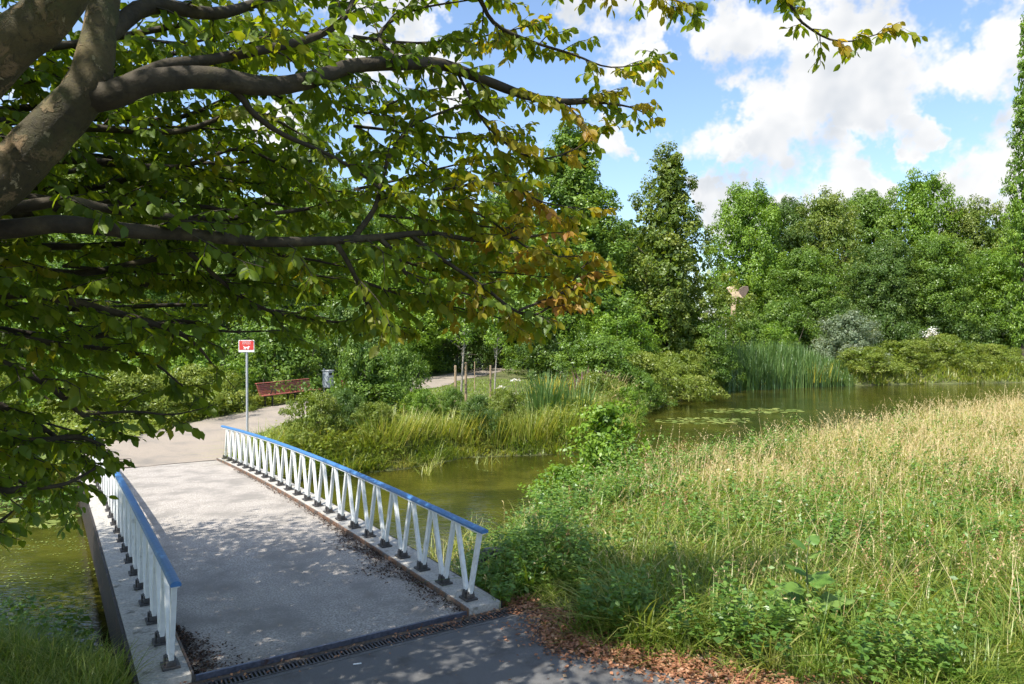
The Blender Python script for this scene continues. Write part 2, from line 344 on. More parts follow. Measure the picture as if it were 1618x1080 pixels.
# ------------------------------------------------------------------ ground, water
WATER = -0.90
POLY = np.array([(-80, 9.2), (-20, 9.2), (-9, 8.9), (-6.2, 8.6), (-4.6, 8.0), (-3.3, 7.55), (-1.5, 8.75), (-0.75, 9.25), (-0.85, 10.2), (0.0, 12.2), (1.4, 14.6), (3.1, 16.6), (6.2, 19.2), (12.3, 24.5), (21.7, 31), (40, 42), (90, 66),
                 (90, 74), (38.5, 56.5), (30, 55), (23.9, 53.2), (14.4, 48.7), (11.3, 45), (7.6, 38), (5.6, 33), (4.6, 28.6), (3.6, 25.8), (1.84, 23.4), (-1.37, 22.8), (-3.07, 20.9), (-5.2, 19.6), (-6.9, 18.2), (-9.4, 16.8), (-11, 16.6), (-14, 16.2), (-20, 15.6), (-80, 15)])
def sdist(x, y):
    """distance to the shoreline, positive on land"""
    x = np.asarray(x, float); y = np.asarray(y, float); best = np.full(x.shape, 1e9); ins = np.zeros(x.shape, bool)
    for (x0, y0), (x1, y1) in zip(POLY, np.roll(POLY, -1, 0)):
        dx, dy = x1 - x0, y1 - y0; t = np.clip(((x - x0) * dx + (y - y0) * dy) / (dx * dx + dy * dy), 0, 1)
        best = np.minimum(best, np.hypot(x - x0 - t * dx, y - y0 - t * dy))
        c = ((y0 > y) != (y1 > y)) & (x < (x1 - x0) * (y - y0) / (y1 - y0 + 1e-12) + x0); ins ^= c
    return np.where(ins, -best, best)
def gz(x, y):
    x = np.asarray(x, float); y = np.asarray(y, float)
    L = -0.10 - 0.36 * np.exp(-((x + 8.6) ** 2 + (y - 19) ** 2) / 16.0) + 0.15 * sm(22, 32, y) + 0.05 * np.sin(x * 0.7 + 1) * np.sin(y * 0.5) * sm(8, 14, np.abs(x) + y * 0.5)
    s = sdist(x, y)
    wob = 0.10 * np.sin(x * 2.3) * np.sin(y * 1.9 + x)
    zb = WATER + (L - WATER) * sm(-0.1, 1.15, s + wob) - 0.8 * sm(0.1, 2.0, -s)
    return zb
xs = np.unique(np.concatenate([np.arange(-900, -40, 60), np.arange(-40, -14, 1.3), np.arange(-14, 14, 0.3), np.arange(14, 50, 0.9), np.arange(50, 900, 60)]))
ys = np.unique(np.concatenate([np.arange(-300, -12, 40), np.arange(-12, 4, 0.8), np.arange(4, 30, 0.3), np.arange(30, 70, 0.9), np.arange(70, 1500, 70)]))
X, Y = np.meshgrid(xs, ys); nx, ny = len(xs), len(ys)
V = np.stack([X.ravel(), Y.ravel(), gz(X.ravel(), Y.ravel())], 1)
idx = np.arange(nx * ny).reshape(ny, nx)
Fa = np.stack([idx[:-1, :-1].ravel(), idx[:-1, 1:].ravel(), idx[1:, 1:].ravel(), idx[1:, :-1].ravel()], 1)
kind(obj('ground', fastmesh('ground', V, Fa, 'soil', smooth=True)), 'structure')
me = fastmesh('pond', [(-85, 4, WATER), (95, 4, WATER), (95, 80, WATER), (-85, 80, WATER)], [(0, 1, 2, 3)], 'pond_water')
kind(obj('pond', me), 'structure')

def strip(name, pts, wid, mat, dz, rag=0.12, seed=1):
    """a path laid over the ground, its edges a little ragged"""
    r = np.random.default_rng(seed)
    P, Wd = smoothline([(x, y, 0) for x, y in pts], wid, 10)
    T = unit(np.gradient(P, axis=0)); S = np.stack([-T[:, 1], T[:, 0], 0 * T[:, 0]], 1)
    cols = np.linspace(-1, 1, 9); V = []
    for i in range(len(P)):
        for c_ in cols:
            q = P[i] + S[i] * c_ * (Wd[i] / 2 + (r.normal() * rag if abs(c_) == 1 else 0)); V.append(q)
    V = np.array(V); V[:, 2] = gz(V[:, 0], V[:, 1]) + dz + 0.02 * (1 - np.tile(cols, len(P)) ** 2)
    k = len(cols); Fa = [(i * k + j, i * k + j + 1, (i + 1) * k + j + 1, (i + 1) * k + j) for i in range(len(P) - 1) for j in range(k - 1)]
    o = obj(name, fastmesh(name, V, Fa, mat, smooth=True)); kind(o, 'structure'); return o
pe = BO + BD * 13.45 - BN * BW / 2
PATH_MAIN = [(pe[0] - BD[0] * 0.2, pe[1] - BD[1] * 0.2), (-9.55, 20.4), (-9.6, 23.5), (-8.3, 28.5), (-6.2, 36), (-4.4, 45), (-1.6, 58), (2.5, 74), (8, 100)]
strip('path', PATH_MAIN, [3.1, 3.4, 3.3, 2.7, 2.6, 2.8, 3.2, 3.4, 3.4], 'path_gravel', 0.020)
strip('path', [(-9.4, 22.6), (-11.2, 20.5), (-14.5, 19.3), (-20, 18.6), (-45, 18)], [3.0, 2.8, 2.4, 2.4, 2.4], 'path_gravel', 0.032, seed=2)
# near asphalt path in front of the bridge
def ragged(pts, amp, seed, step=0.15):
    r = np.random.default_rng(seed); out = []
    for a, b in zip(pts, pts[1:]):
        a, b = np.array(a), np.array(b); k = max(1, int(np.hypot(*(b - a)) / step))
        for i in range(k): out.append(a + (b - a) * i / k + r.normal(size=2) * amp)
    return out + [np.array(pts[-1])]
p0 = BO + BD * -0.545 - BN * 3.75; p1 = BO + BD * -0.545 + BN * 0.62
bm = bmesh.new()
edge = [tuple(p1), (0.35, 7.12), (1.1, 6.72), (1.9, 6.30), (3.2, 5.4), (8, 3.2), (9, -7), (-9, -7), (-6.2, 1), (-4.3, 4.9)]
vs = [bm.verts.new((*p0, -0.082))] + [bm.verts.new((q[0], q[1], -0.082)) for q in ragged(edge, 0.03, 4)]
f = bm.faces.new(vs); bmesh.ops.triangulate(bm, faces=[f])
me = bpy.data.meshes.new('path'); bm.to_mesh(me); bm.free(); me.materials.append(M['asphalt'])
kind(obj('path', me), 'structure')
EDGE = np.array(edge[:6])

# ------------------------------------------------------------------ footbridge
fb = tag(empty('footbridge', B(0, -BW / 2)), 'concrete footbridge with white zigzag railings and blue handrails across the pond', 'footbridge')
FBI = Matrix.Translation(fb.location).inverted()
def sweep(name, prof, s0, s1, mat, parent, ns=24, smooth=False):
    """a cross-section (t, z) swept along the cambered bridge"""
    Sx = np.linspace(s0, s1, ns); k = len(prof); V = [B(s, t, z) for s in Sx for t, z in prof]
    m_ = MB(); vs = [m_.bm.verts.new(FBI @ v) for v in V]
    for i in range(ns - 1):
        for j in range(k): m_.bm.faces.new((vs[i * k + j], vs[i * k + (j + 1) % k], vs[(i + 1) * k + (j + 1) % k], vs[(i + 1) * k + j]))
    m_.bm.faces.new(vs[:k][::-1]); m_.bm.faces.new(vs[-k:])
    return m_.build(name, mat, parent, smooth)
S0, S1 = -0.24, 13.45
sweep('deck', [(-BW + 0.16, -0.05), (-0.16, -0.05), (-0.16, -0.40), (-BW + 0.16, -0.40)], S0, S1, 'concrete', fb, 40)
for sgn, tc_ in ((1, 0.0), (-1, -BW)):
    inn, out = -sgn * 0.135, sgn * 0.27
    pr = [(tc_ + inn, 0.0), (tc_ + out, 0.0), (tc_ + out, -0.36), (tc_ + inn, -0.36)]
    sweep('kerb', pr, S0 - 0.02, S1, 'kerb_concrete', fb, 40)
    pr = [(tc_ + inn - sgn * 0.022, 0.006), (tc_ + inn - sgn * 0.003, 0.006), (tc_ + inn - sgn * 0.003, -0.30), (tc_ + inn - sgn * 0.022, -0.30)]
    sweep('kerb_angle', pr, S0 - 0.01, S1, 'rusty_steel', fb, 40)
    pr = [(tc_ + out + sgn * 0.003, -0.012), (tc_ + out + sgn * 0.033, -0.012), (tc_ + out + sgn * 0.033, -0.62), (tc_ + out + sgn * 0.003, -0.62)]
    sweep('side_beam', pr, S0, S1, 'dark_steel', fb, 40)
    pr = [(tc_ - sgn * 0.35, -0.42), (tc_ + sgn * 0.05, -0.42), (tc_ + sgn * 0.05, -0.75), (tc_ - sgn * 0.35, -0.75)]
    sweep('girder', pr, S0 + 0.3, S1, 'dark_steel', fb, 20)
sweep('edge_strip', [(-BW + 0.17, -0.02), (-0.17, -0.02), (-0.17, -0.30), (-BW + 0.17, -0.30)], S0 - 0.032, S0 - 0.003, 'edge_steel', fb, 2)
sweep('deck_joint', [(-BW + 0.17, -0.040), (-0.17, -0.040), (-0.17, -0.30), (-BW + 0.17, -0.30)], S1 + 0.004, S1 + 0.03, 'dark_steel', fb, 2)
for s_ in (0.5, 13.0):
    sweep('abutment', [(-BW - 0.25, -0.78), (0.25, -0.78), (0.25, -1.9), (-BW - 0.25, -1.9)], s_ - 0.35, s_ + 0.15, 'kerb_concrete', fb, 2)
RH = 0.873
def strut_mesh(p, q, w, dpt, name):
    ax = (q - p).normalized(); tv = Vector((BN[0], BN[1], 0)); sv = ax.cross(tv).normalized()
    R3 = Matrix((sv, tv, ax)).transposed(); m_ = MB()
    m_.box((p + q) / 2, (w, dpt, (q - p).length), R3, 0.006); return m_
shoe_me = None
for side, (tr, nb) in enumerate(((0.0, NB), (-BW, NB))):
    rail = obj('railing', bpy.data.meshes.new('railing'), fb)
    rail['label'] = ['white zigzag railing with blue handrail beside the meadow', 'white zigzag railing with blue handrail beside the overhanging tree'][side]
    # the flat bar under the handrail is the railing's own mesh
    m_ = MB(); Sx = np.linspace(-0.55 * SP, (nb - 1 + 0.45) * SP, 50)
    prof = [(-0.035, RH - 0.052), (0.035, RH - 0.052), (0.035, RH - 0.066), (-0.035, RH - 0.066)]
    vs = [[m_.bm.verts.new(FBI @ B(s, tr + t, z)) for t, z in prof] for s in Sx]
    for a, b_ in zip(vs, vs[1:]):
        for j in range(4): m_.bm.faces.new((a[j], a[(j + 1) % 4], b_[(j + 1) % 4], b_[j]))
    m_.bm.faces.new(vs[0][::-1]); m_.bm.faces.new(vs[-1])
    rail.data = m_.mesh('railing', 'white_paint')
    # blue half-round handrail in lengths with a joint between
    cuts = [-0.62, 6.1, 14.2, nb - 1 + 0.55]
    for a, b_ in zip(cuts, cuts[1:]):
        prof = [(-0.042, RH - 0.046), (-0.045, RH - 0.026), (-0.035, RH - 0.009), (-0.014, RH), (0.014, RH), (0.035, RH - 0.009), (0.045, RH - 0.026), (0.042, RH - 0.046)]
        sweep('handrail', [(tr + t, z) for t, z in prof], a * SP + 0.004, b_ * SP - 0.004, 'blue_paint', rail, 20)
    for i in range(nb):
        c0 = B(i * SP, tr)
        for e in (-1, 1):
            if i == nb - 1 and e == 1: continue
            p = FBI @ B(i * SP + e * 0.034, tr, 0.055); q = FBI @ B((i + e * 0.5) * SP - e * 0.040, tr, RH - 0.067)
            strut_mesh(p, q, 0.056, 0.046, 'strut').build('strut', 'white_paint', rail)
        if shoe_me is None:
            m_ = MB(); R3 = Matrix(((BD[0], BN[0], 0), (BD[1], BN[1], 0), (0, 0, 1)))
            m_.box((0, 0, 0.011), (0.185, 0.15, 0.022), R3, 0.005)
            for prt in range(2):
                m_.box(Vector((BD[0], BD[1], 0)) * (0.0) + Vector((0, 0, 0.045 + 0.028 * prt)), (0.15 - 0.012 * prt, 0.088 - 0.008 * prt, 0.05), R3, 0.008)
            m_.box(Vector((-BN[0] * 0.05, -BN[1] * 0.05, 0.05)), (0.05, 0.012, 0.11), R3, 0.003)
            shoe_me = m_.mesh('base_shoe', 'cast_iron')
        sh = obj('base_shoe', shoe_me, rail); sh.location = FBI @ c0

# ------------------------------------------------------------------ drain channel with grate
dc = tag(empty('drain_channel', B(-0.40, -BW / 2)), 'narrow slotted iron drain grate across the near end of the footbridge', 'drain')
DI = Matrix.Translation(dc.location).inverted()
def local_box(m_, s, t, z, ds, dt, dz_, I):
    R3 = Matrix(((BN[0], -BD[0], 0), (BN[1], -BD[1], 0), (0, 0, 1)))
    p = BO + BD * s + BN * t; m_.box(I @ Vector((p[0], p[1], z)), (dt, ds, dz_), R3)
m_ = MB(); local_box(m_, -0.415, -BW / 2 - 0.05, -0.155, 0.15, 4.15, 0.09, DI); m_.build('channel', 'dark_steel', dc)
m_ = MB()
for e in (-0.347, -0.483): local_box(m_, e, -BW / 2 - 0.05, -0.085, 0.014, 4.15, 0.03, DI)
m_.build('frame', 'cast_iron', dc)
m_ = MB()
for k in range(112): local_box(m_, -0.415, -BW / 2 - 0.05 - 2.05 + k * 0.0369, -0.086, 0.12, 0.017, 0.024, DI)
kind(m_.build('grate', 'cast_iron', dc), 'stuff')
m_ = MB(); local_box(m_, -0.3085, -BW / 2 - 0.05, -0.115, 0.055, 4.2, 0.09, DI); m_.build('sill', 'dirt', dc)
m_ = MB(); local_box(m_, -0.517, -BW / 2 - 0.05, -0.122, 0.05, 4.2, 0.09, DI); m_.build('sill', 'asphalt', dc)

# ------------------------------------------------------------------ trees and shrubs: archetypes
def prof_round(t): return np.sqrt(np.clip(1 - (2 * np.clip(t, 0, 1) - 0.86) ** 2 / 1.3, 0.02, 1))
def prof_alder(t): return np.where(t < 0.22, 0.72 + 1.27 * t, np.clip(1.03 - 1.12 * (t - 0.2), 0.05, 1)) * (0.93 + 0.07 * np.sin(t * 31))
def prof_poplar(t): return np.clip(np.minimum(0.45 + 2.2 * t, 1.0) * (1 - t ** 3 * 0.93), 0.05, 1)
def prof_mound(t): return np.sqrt(np.clip(1 - t ** 2 * 0.97, 0.03, 1))
def make_crown(name, seed, H, R, prof, h0, nclump, nleaf, leaf, cr, mat, bark, lobes=0.25, trunk_r=0.22, nlimb=22, hollow=0.45, flat=0.6, stems=1):
    r = np.random.default_rng(seed)
    ph = r.uniform(0, 6.28, 6)
    def lob(a, t): return 1 + lobes * (np.sin(2 * a + ph[0] + 3 * t) * 0.5 + np.sin(3 * a + ph[1] - 5 * t) * 0.4 + np.sin(5 * a + ph[2] + 9 * t) * 0.35 + np.sin(13 * t + ph[3] + a) * 0.4)
    t = r.uniform(0, 1, nclump * 4); keep = r.uniform(0, 1, nclump * 4) < np.clip(prof(t), .12, 1) ** .7; t = t[keep][:nclump]; nclump = len(t)
    a = r.uniform(0, 6.283, nclump); rad = R * prof(t) * lob(a, t) * np.clip(hollow + (1 - hollow) * r.uniform(0, 1, nclump) ** 0.6, 0, 1)
    cz = H * (h0 + (1 - h0) * t)
    Cc = np.stack([rad * np.cos(a), rad * np.sin(a), cz], 1)
    # clumps: a lumpy puff of leaves of its own size and tone, hanging over the one below
    csz = cr * r.uniform(0.65, 1.45, nclump); ct = np.clip(r.normal(0.48, 0.2, nclump), 0, 1)
    k = r.integers(0, nclump, nleaf)
    u = unit(r.normal(size=(nleaf, 3))); q = u * (r.uniform(0.25, 1, nleaf) ** 0.5)[:, None] * csz[k][:, None]; q[:, 2] *= flat
    O = Cc[k] + q; O[:, 2] -= 0.12 * (q[:, 0] ** 2 + q[:, 1] ** 2) / (csz[k] + .01)
    O[:, 2] = np.maximum(O[:, 2], 0.03)
    out = unit(Cc[k] * [1, 1, 0] + 1e-6)
    Nn = unit(u * 0.75 + out * 0.35 + np.array([0, 0, 0.65]) + r.normal(size=(nleaf, 3)) * 0.5)
    Xa = unit(np.cross(Nn, r.normal(size=(nleaf, 3)))); Xa[:, 2] -= 0.25
    Xa, Ya, Za = frames(Xa, Nn)
    tint = np.clip(ct[k] + r.normal(0, 0.13, nleaf), 0, 1)
    sz_ = leaf * r.uniform(0.6, 1.3, nleaf)
    nc = nleaf // 12; t2 = r.uniform(0, .93, nc); a2 = r.uniform(0, 6.283, nc); r2 = R * prof(t2) * lob(a2, t2) * r.uniform(.05, .7, nc)      # large darker-tinted filler leaves, added to block light and sky inside the crown
    X2_, Y2_, Z2_ = frames(r.normal(size=(nc, 3)), r.normal(size=(nc, 3)))
    O = np.concatenate([O, np.stack([r2 * np.cos(a2), r2 * np.sin(a2), np.maximum(H * (h0 + (1 - h0) * t2), .05)], 1)]); Xa, Ya, Za = np.concatenate([Xa, X2_]), np.concatenate([Ya, Y2_]), np.concatenate([Za, Z2_])
    sz_ = np.concatenate([sz_, leaf * r.uniform(1.8, 3.0, nc)]); tint = np.concatenate([tint, r.uniform(0, .4, nc)])
    Vv, Ff, Tt = leaves_mesh(O, Xa, Ya, Za, sz_, tint, RH_V, RH_F)
    crown = fastmesh(name + '_crown', Vv, Ff, mat, Tt)
    bag = Bag()
    for s_ in range(stems):
        off = np.array([0, 0, 0.]) if stems == 1 else np.append(r.normal(size=2) * R * 0.16, 0)
        top = H * 0.9 if stems == 1 else H * r.uniform(0.5, 0.8)
        lean = r.normal(size=2) * (0.02 if stems == 1 else 0.22) * H
        zz = np.linspace(-0.15, top, 8); P = np.stack([off[0] + lean[0] * (zz / H) + 0.03 * R * np.sin(zz * 1.3 + s_), off[1] + lean[1] * (zz / H) + 0.03 * R * np.cos(zz * 1.1), zz], 1)
        bag.add(*tube(P, trunk_r * np.linspace(1.15, 0.18, 8) * (1 if stems == 1 else 0.6), 7))
    for i in r.choice(nclump, min(nlimb, nclump), replace=False):
        e = Cc[i]; z0 = max(0.1 * H, e[2] - np.hypot(e[0], e[1]) * r.uniform(0.5, 1.1)); z0 = min(z0, H * .85)
        s0 = np.array([0, 0, z0]); mid = (s0 + e) / 2 + np.array([0, 0, 0.08 * R]) + r.normal(size=3) * 0.05 * R
        rr = trunk_r * (1 - z0 / H) * 0.5
        bag.add(*tube([s0, mid, e], [rr, rr * 0.7, rr * 0.25], 5))
    return bag.mesh(name + '_trunk', bark, True), crown
def plant(name, arch, x, y, label, cat, sx=1.0, sz=1.0, rz=None, group=None, dz=0.0):
    """one tree or shrub standing on the ground: trunk and crown under an Empty at its base"""
    e = empty(name, (x, y, float(gz(x, y)) + dz), rnd.uniform(0, 6.28) if rz is None else rz, (sx, sx, sz))
    tag(e, label, cat, group)
    obj('trunk' if cat == 'tree' else 'stem', arch[0], e); obj('crown' if cat == 'tree' else 'foliage', arch[1], e)
    return e
A = {}
A['round_a'] = make_crown('round_a', 11, 15, 5.0, prof_round, 0.05, 400, 44000, 0.21, 0.68, 'crown_bright', 'dark_bark', 0.32, 0.28, 26, 0.35, 0.8)
A['round_b'] = make_crown('round_b', 12, 15, 5.2, prof_round, 0.05, 400, 44000, 0.21, 0.68, 'crown_mid', 'dark_bark', 0.35, 0.28, 26, 0.35, 0.8)
A['round_c'] = make_crown('round_c', 13, 15, 4.8, prof_round, 0.05, 400, 44000, 0.21, 0.68, 'crown_dark', 'dark_bark', 0.4, 0.26, 26, 0.35, 0.8)
A['round_d'] = make_crown('round_d', 14, 15, 5.0, prof_round, 0.05, 400, 44000, 0.21, 0.68, 'crown_olive', 'dark_bark', 0.4, 0.26, 26, 0.35, 0.8)
A['alder_a'] = make_crown('alder_a', 21, 16, 4.7, prof_alder, 0.03, 620, 52000, 0.18, 0.42, 'crown_mid', 'dark_bark', 0.35, 0.2, 60, 0.35, 0.9)
A['alder_b'] = make_crown('alder_b', 22, 14.5, 4.3, prof_alder, 0.03, 480, 42000, 0.17, 0.38, 'crown_olive', 'dark_bark', 0.5, 0.16, 60, 0.2, 0.95)
A['poplar'] = make_crown('poplar', 31, 27, 2.3, prof_poplar, 0.06, 330, 20000, 0.22, 0.5, 'crown_bright', 'dark_bark', 0.3, 0.3, 30)
A['poplar_pale'] = make_crown('poplar_pale', 32, 26, 3.0, prof_poplar, 0.1, 300, 18000, 0.22, 0.55, 'crown_silver', 'dark_bark', 0.45, 0.3, 30)
A['shrub_a'] = make_crown('shrub_a', 41, 3, 2.2, prof_mound, 0.02, 120, 13000, 0.10, 0.34, 'crown_mid', 'dark_bark', 0.4, 0.06, 16, 0.5, 0.7, 4)
A['shrub_b'] = make_crown('shrub_b', 42, 3, 2.2, prof_mound, 0.02, 130, 13000, 0.10, 0.30, 'crown_bright', 'dark_bark', 0.45, 0.06, 16, 0.5, 0.7, 4)
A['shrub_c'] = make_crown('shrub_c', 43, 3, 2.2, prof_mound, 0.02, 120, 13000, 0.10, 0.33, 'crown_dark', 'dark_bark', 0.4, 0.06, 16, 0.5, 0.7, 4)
A['shrub_lime'] = make_crown('shrub_lime', 44, 2.4, 2.4, prof_mound, 0.02, 130, 14000, 0.10, 0.32, 'crown_lime', 'dark_bark', 0.45, 0.05, 14, 0.5, 0.6, 4)
A['shrub_silver'] = make_crown('shrub_silver', 45, 4.4, 2.9, prof_mound, 0.03, 170, 15000, 0.14, 0.42, 'crown_silver', 'dark_bark', 0.4, 0.07, 20, 0.5, 0.75, 5)
A['sapling'] = make_crown('sapling', 46, 3.3, 1.15, prof_alder, 0.14, 110, 7500, 0.10, 0.24, 'crown_mid', 'pale_bark', 0.6, 0.04, 30, 0.2, 0.8)
A['young_alder'] = make_crown('young_alder', 47, 2.0, 0.75, prof_mound, 0.08, 70, 3600, 0.085, 0.19, 'crown_bright', 'pale_bark', 0.6, 0.022, 30, 0.2, 0.6, 3)
A['thin_tree'] = make_crown('thin_tree', 48, 5.0, 0.9, prof_alder, 0.52, 40, 1500, 0.10, 0.25, 'crown_bright', 'pale_bark', 0.6, 0.05, 20, 0.2)

def px(u, d): return (u - CX) / F * d
# far trees on the right, beyond the pond
far = [('round_a', 1180, 78, 290, 1.0, 'bright green round tree at the left end of the far tree line'),
       ('round_c', 1245, 82, 315, 0.85, 'dark green tree between the two bright trees of the far tree line'),
       ('round_d', 1305, 80, 305, 1.0, 'olive tree with an uneven top in the middle of the far tree line'),
       ('round_b', 1372, 84, 302, 1.0, 'green tree just left of the tallest tree in the far tree line'),
       ('round_a', 1452, 82, 272, 0.95, 'tallest tree of the far tree line, bright green with an open crown'),
       ('round_d', 1535, 80, 318, 0.9, 'olive tree right of the tallest tree in the far tree line'),
       ('round_b', 1600, 78, 350, 0.85, 'green tree beside the tall columnar poplar on the right'),
       ('round_b', 1270, 70, 395, 0.8, 'lower green tree in front of the far tree line above the broad shrub'),
       ('round_c', 1395, 70, 380, 0.85, 'dark lower tree in front of the far tree line behind the silver shrub'),
       ('round_b', 1480, 69, 375, 0.8, 'lower tree in front of the far tree line above the flower pot'),
       ('round_a', 1565, 70, 395, 0.75, 'bright lower tree in front of the far tree line near the right edge'),
       ('round_d', 1650, 70, 360, 0.9, 'olive tree half cut off by the right edge of the picture')]
for a, u, d, vt, sx, lab in far:
    plant('deciduous_tree', A[a], px(u, d), d, lab, 'tree', sx, (CH + (HZ - vt) / F * d + 0.1) / 15, group='far tree line beyond the pond')
plant('poplar_tree', A['poplar'], px(1617, 60), 60, 'tall narrow columnar poplar at the right edge of the picture', 'tree', 0.62, (CH + (HZ - 18) / F * 60) / 27)
plant('poplar_tree', A['poplar_pale'], px(497, 72), 72, 'pale silvery poplar rising behind the overhanging branches', 'tree', 1.0, (CH + (HZ - 130) / F * 72) / 26)
# alders on the point of land
plant('alder_tree', A['alder_a'], px(905, 49), 49, 'tall pyramidal alder in the middle, left of the sparse alder', 'tree', 1.3, (CH + (HZ - 195) / F * 49) / 16)
plant('alder_tree', A['alder_b'], px(1056, 48), 48, 'sparse alder with a ragged pointed top standing at the waterside', 'tree', 1.08, (CH + (HZ - 232) / F * 48) / 14.5)
plant('alder_tree', A['alder_a'], px(985, 58), 58, 'lower alder filling the gap between the two tall alders', 'tree', 1.1, (CH + (HZ - 350) / F * 58) / 16)
plant('alder_tree', A['alder_a'], px(800, 62), 62, 'alder behind the yellowing branch tips left of the tallest alder', 'tree', 1.0, (CH + (HZ - 255) / F * 62) / 16)
# trees behind the path on the left, seen through the branches
left = [('round_a', -6.5, 60, 13.5, 0.9, 'bright tree behind the path bend seen under the branches'),
        ('round_b', -13, 52, 14, 0.9, 'green tree behind the bench seen through the branches'),
        ('round_a', -19, 46, 12, 0.85, 'bright tree above the hedge left of the bench'),
        ('round_d', -26, 44, 14, 0.9, 'olive tree above the hedge behind the lowest branches'),
        ('round_b', -34, 42, 14, 0.9, 'green tree at the left edge far behind the thick limbs'),
        ('round_a', -24, 60, 15, 1.0, 'bright tree beside the foot of the pale poplar'),
        ('round_c', -2.2, 78, 14, 0.9, 'dark tree over the far bend of the path'),
        ('round_d', -40, 58, 17, 1.0, 'olive tree far left behind the overhanging crown')]
for a, x, y, h, sx, lab in left:
    plant('deciduous_tree', A[a], x, y, lab, 'tree', sx, h / 15, group='trees behind the path on the left')
wall = [('round_b', -10.5, 66, 15, 1.15, 'tall green tree left of the path bend'), ('round_a', -17, 62, 15, 1.2, 'tall bright tree right of the pale poplar'), ('round_b', 0.5, 70, 15, 1.1, 'tree behind the dark tree over the path'),
        ('round_d', -31, 52, 15, 1.1, 'olive tree left of the pale poplar behind the branches'), ('round_c', -14.5, 42, 8.5, .8, 'dark small tree directly behind the hedge near the bench'), ('round_b', -21.5, 38, 9.5, .8, 'small tree behind the hedge at far left'),
        ('round_a', -7.6, 49, 9, .75, 'bright small tree beside the path before the bend'), ('round_b', 5.5, 56, 12, .9, 'tree behind the tallest alder'), ('round_a', -28.5, 36, 9.5, .85, 'bright small tree farthest left behind the hedge'), ('round_d', 12.5, 66, 12.5, .9, 'olive tree behind the sparse alder')]
for a, x, y, h, sx, lab in wall:
    plant('deciduous_tree', A[a], x, y, lab, 'tree', sx, h / 15, group='trees behind the path on the left')
# shrubs
sh = [('shrub_a', -10.9, 33.5, 1.3, 1.3, 'dense shrub directly behind the red bench'),
      ('shrub_lime', -11.8, 27.6, 0.85, 0.75, 'yellow-green low shrub left of the red bench'),
      ('shrub_b', -13.2, 29.5, 1.1, 1.2, 'green shrub of the hedge behind the dog sign'),
      ('shrub_lime', -13.4, 25.2, 0.95, 0.75, 'yellow-green low shrub of the hedge left of the dog sign'),
      ('shrub_b', -16.0, 25.6, 1.1, 1.2, 'green shrub of the hedge under the lowest branches'),
      ('shrub_a', -16.8, 30.5, 1.5, 1.5, 'tall shrub behind the hedge left of the bench'),
      ('shrub_lime', -17.2, 22.6, 0.9, 0.8, 'yellow-green shrub beside the path at the far left'),
      ('shrub_a', -20.5, 24.0, 1.2, 1.2, 'green shrub of the hedge farthest left'),
      ('shrub_b', -20.5, 29.0, 1.5, 1.6, 'tall bright shrub behind the hedge at the far left'),
      ('shrub_c', -8.6, 38, 1.3, 1.5, 'dark shrub behind the bin beside the path'),
      ('shrub_b', -9.0, 44, 1.5, 1.6, 'bright shrub behind the leafy sapling'),
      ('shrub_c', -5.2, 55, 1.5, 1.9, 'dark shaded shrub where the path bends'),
      ('shrub_b', 2.5, 60, 1.4, 1.3, 'bright shrub beyond the path bend at the foot of the alders'),
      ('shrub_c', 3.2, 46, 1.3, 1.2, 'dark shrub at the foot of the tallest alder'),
      ('shrub_b', 6.3, 43, 1.35, 1.5, 'bright shrub between the two tall alders'),
      ('shrub_a', 4.6, 37, 1.2, 0.95, 'green waterside shrub right of the purple flowers'),
      ('shrub_lime', 6.8, 37.6, 1.0, 0.95, 'yellow-green shrub leaning over the water below the sparse alder'),
      ('shrub_lime', 9.6, 42.2, 1.0, 1.1, 'pale green shrub touching the water under the sparse alder'),
      ('shrub_a', 12.6, 47.8, 1.1, 1.3, 'green shrub at the waterline left of the reeds'),
      ('shrub_b', 10.5, 50, 1.4, 1.9, 'tall bright shrub behind the sparse alder'),
      ('shrub_b', 21.2, 60.5, 1.35, 1.25, 'broad yellow-green shrub above the reeds'),
      ('shrub_a', 19.0, 60, 1.15, 1.66, 'small green shrub left of the broad yellow-green shrub'),
      ('shrub_lime', 26.5, 55.2, 1.1, 0.75, 'low bramble mound right of the reeds at the water'),
      ('shrub_lime', 30.6, 57.4, 1.15, 0.95, 'middle bramble mound on the far bank below the flower pot'),
      ('shrub_lime', 34.8, 58.8, 1.25, 1.15, 'largest bramble mound on the far bank at the right'),
      ('shrub_lime', 40.0, 60.4, 1.1, 0.8, 'bramble mound at the right edge on the far bank'),
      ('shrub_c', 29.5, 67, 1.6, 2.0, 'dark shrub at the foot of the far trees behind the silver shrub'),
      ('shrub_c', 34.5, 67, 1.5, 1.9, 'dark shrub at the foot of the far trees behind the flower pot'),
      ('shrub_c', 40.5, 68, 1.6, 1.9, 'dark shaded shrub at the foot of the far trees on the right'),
      ('shrub_a', 24.5, 66, 1.5, 2.0, 'green shrub at the foot of the far trees left of the silver shrub'),
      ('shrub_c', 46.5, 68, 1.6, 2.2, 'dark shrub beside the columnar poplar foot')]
for a, x, y, sx, sz, lab in sh:
    plant('leafy_shrub', A[a], x, y, lab, 'shrub', sx, sz, group='shrubs around the pond')
plant('willow_shrub', A['shrub_silver'], px(1340, 58.5), 58.5, 'round silver-grey willow shrub on the far bank', 'shrub', 1.02, 1.05)
plant('leafy_shrub', A['sapling'], px(563, 24.5), 24.5, 'slender grey-green sapling in front of the red bench', 'shrub', 0.72, 1.05, group='shrubs around the pond')
plant('leafy_shrub', A['shrub_a'], px(628, 27.5), 27.5, 'rounded green shrub right of the slender sapling', 'shrub', 0.62, 0.95, group='shrubs around the pond')
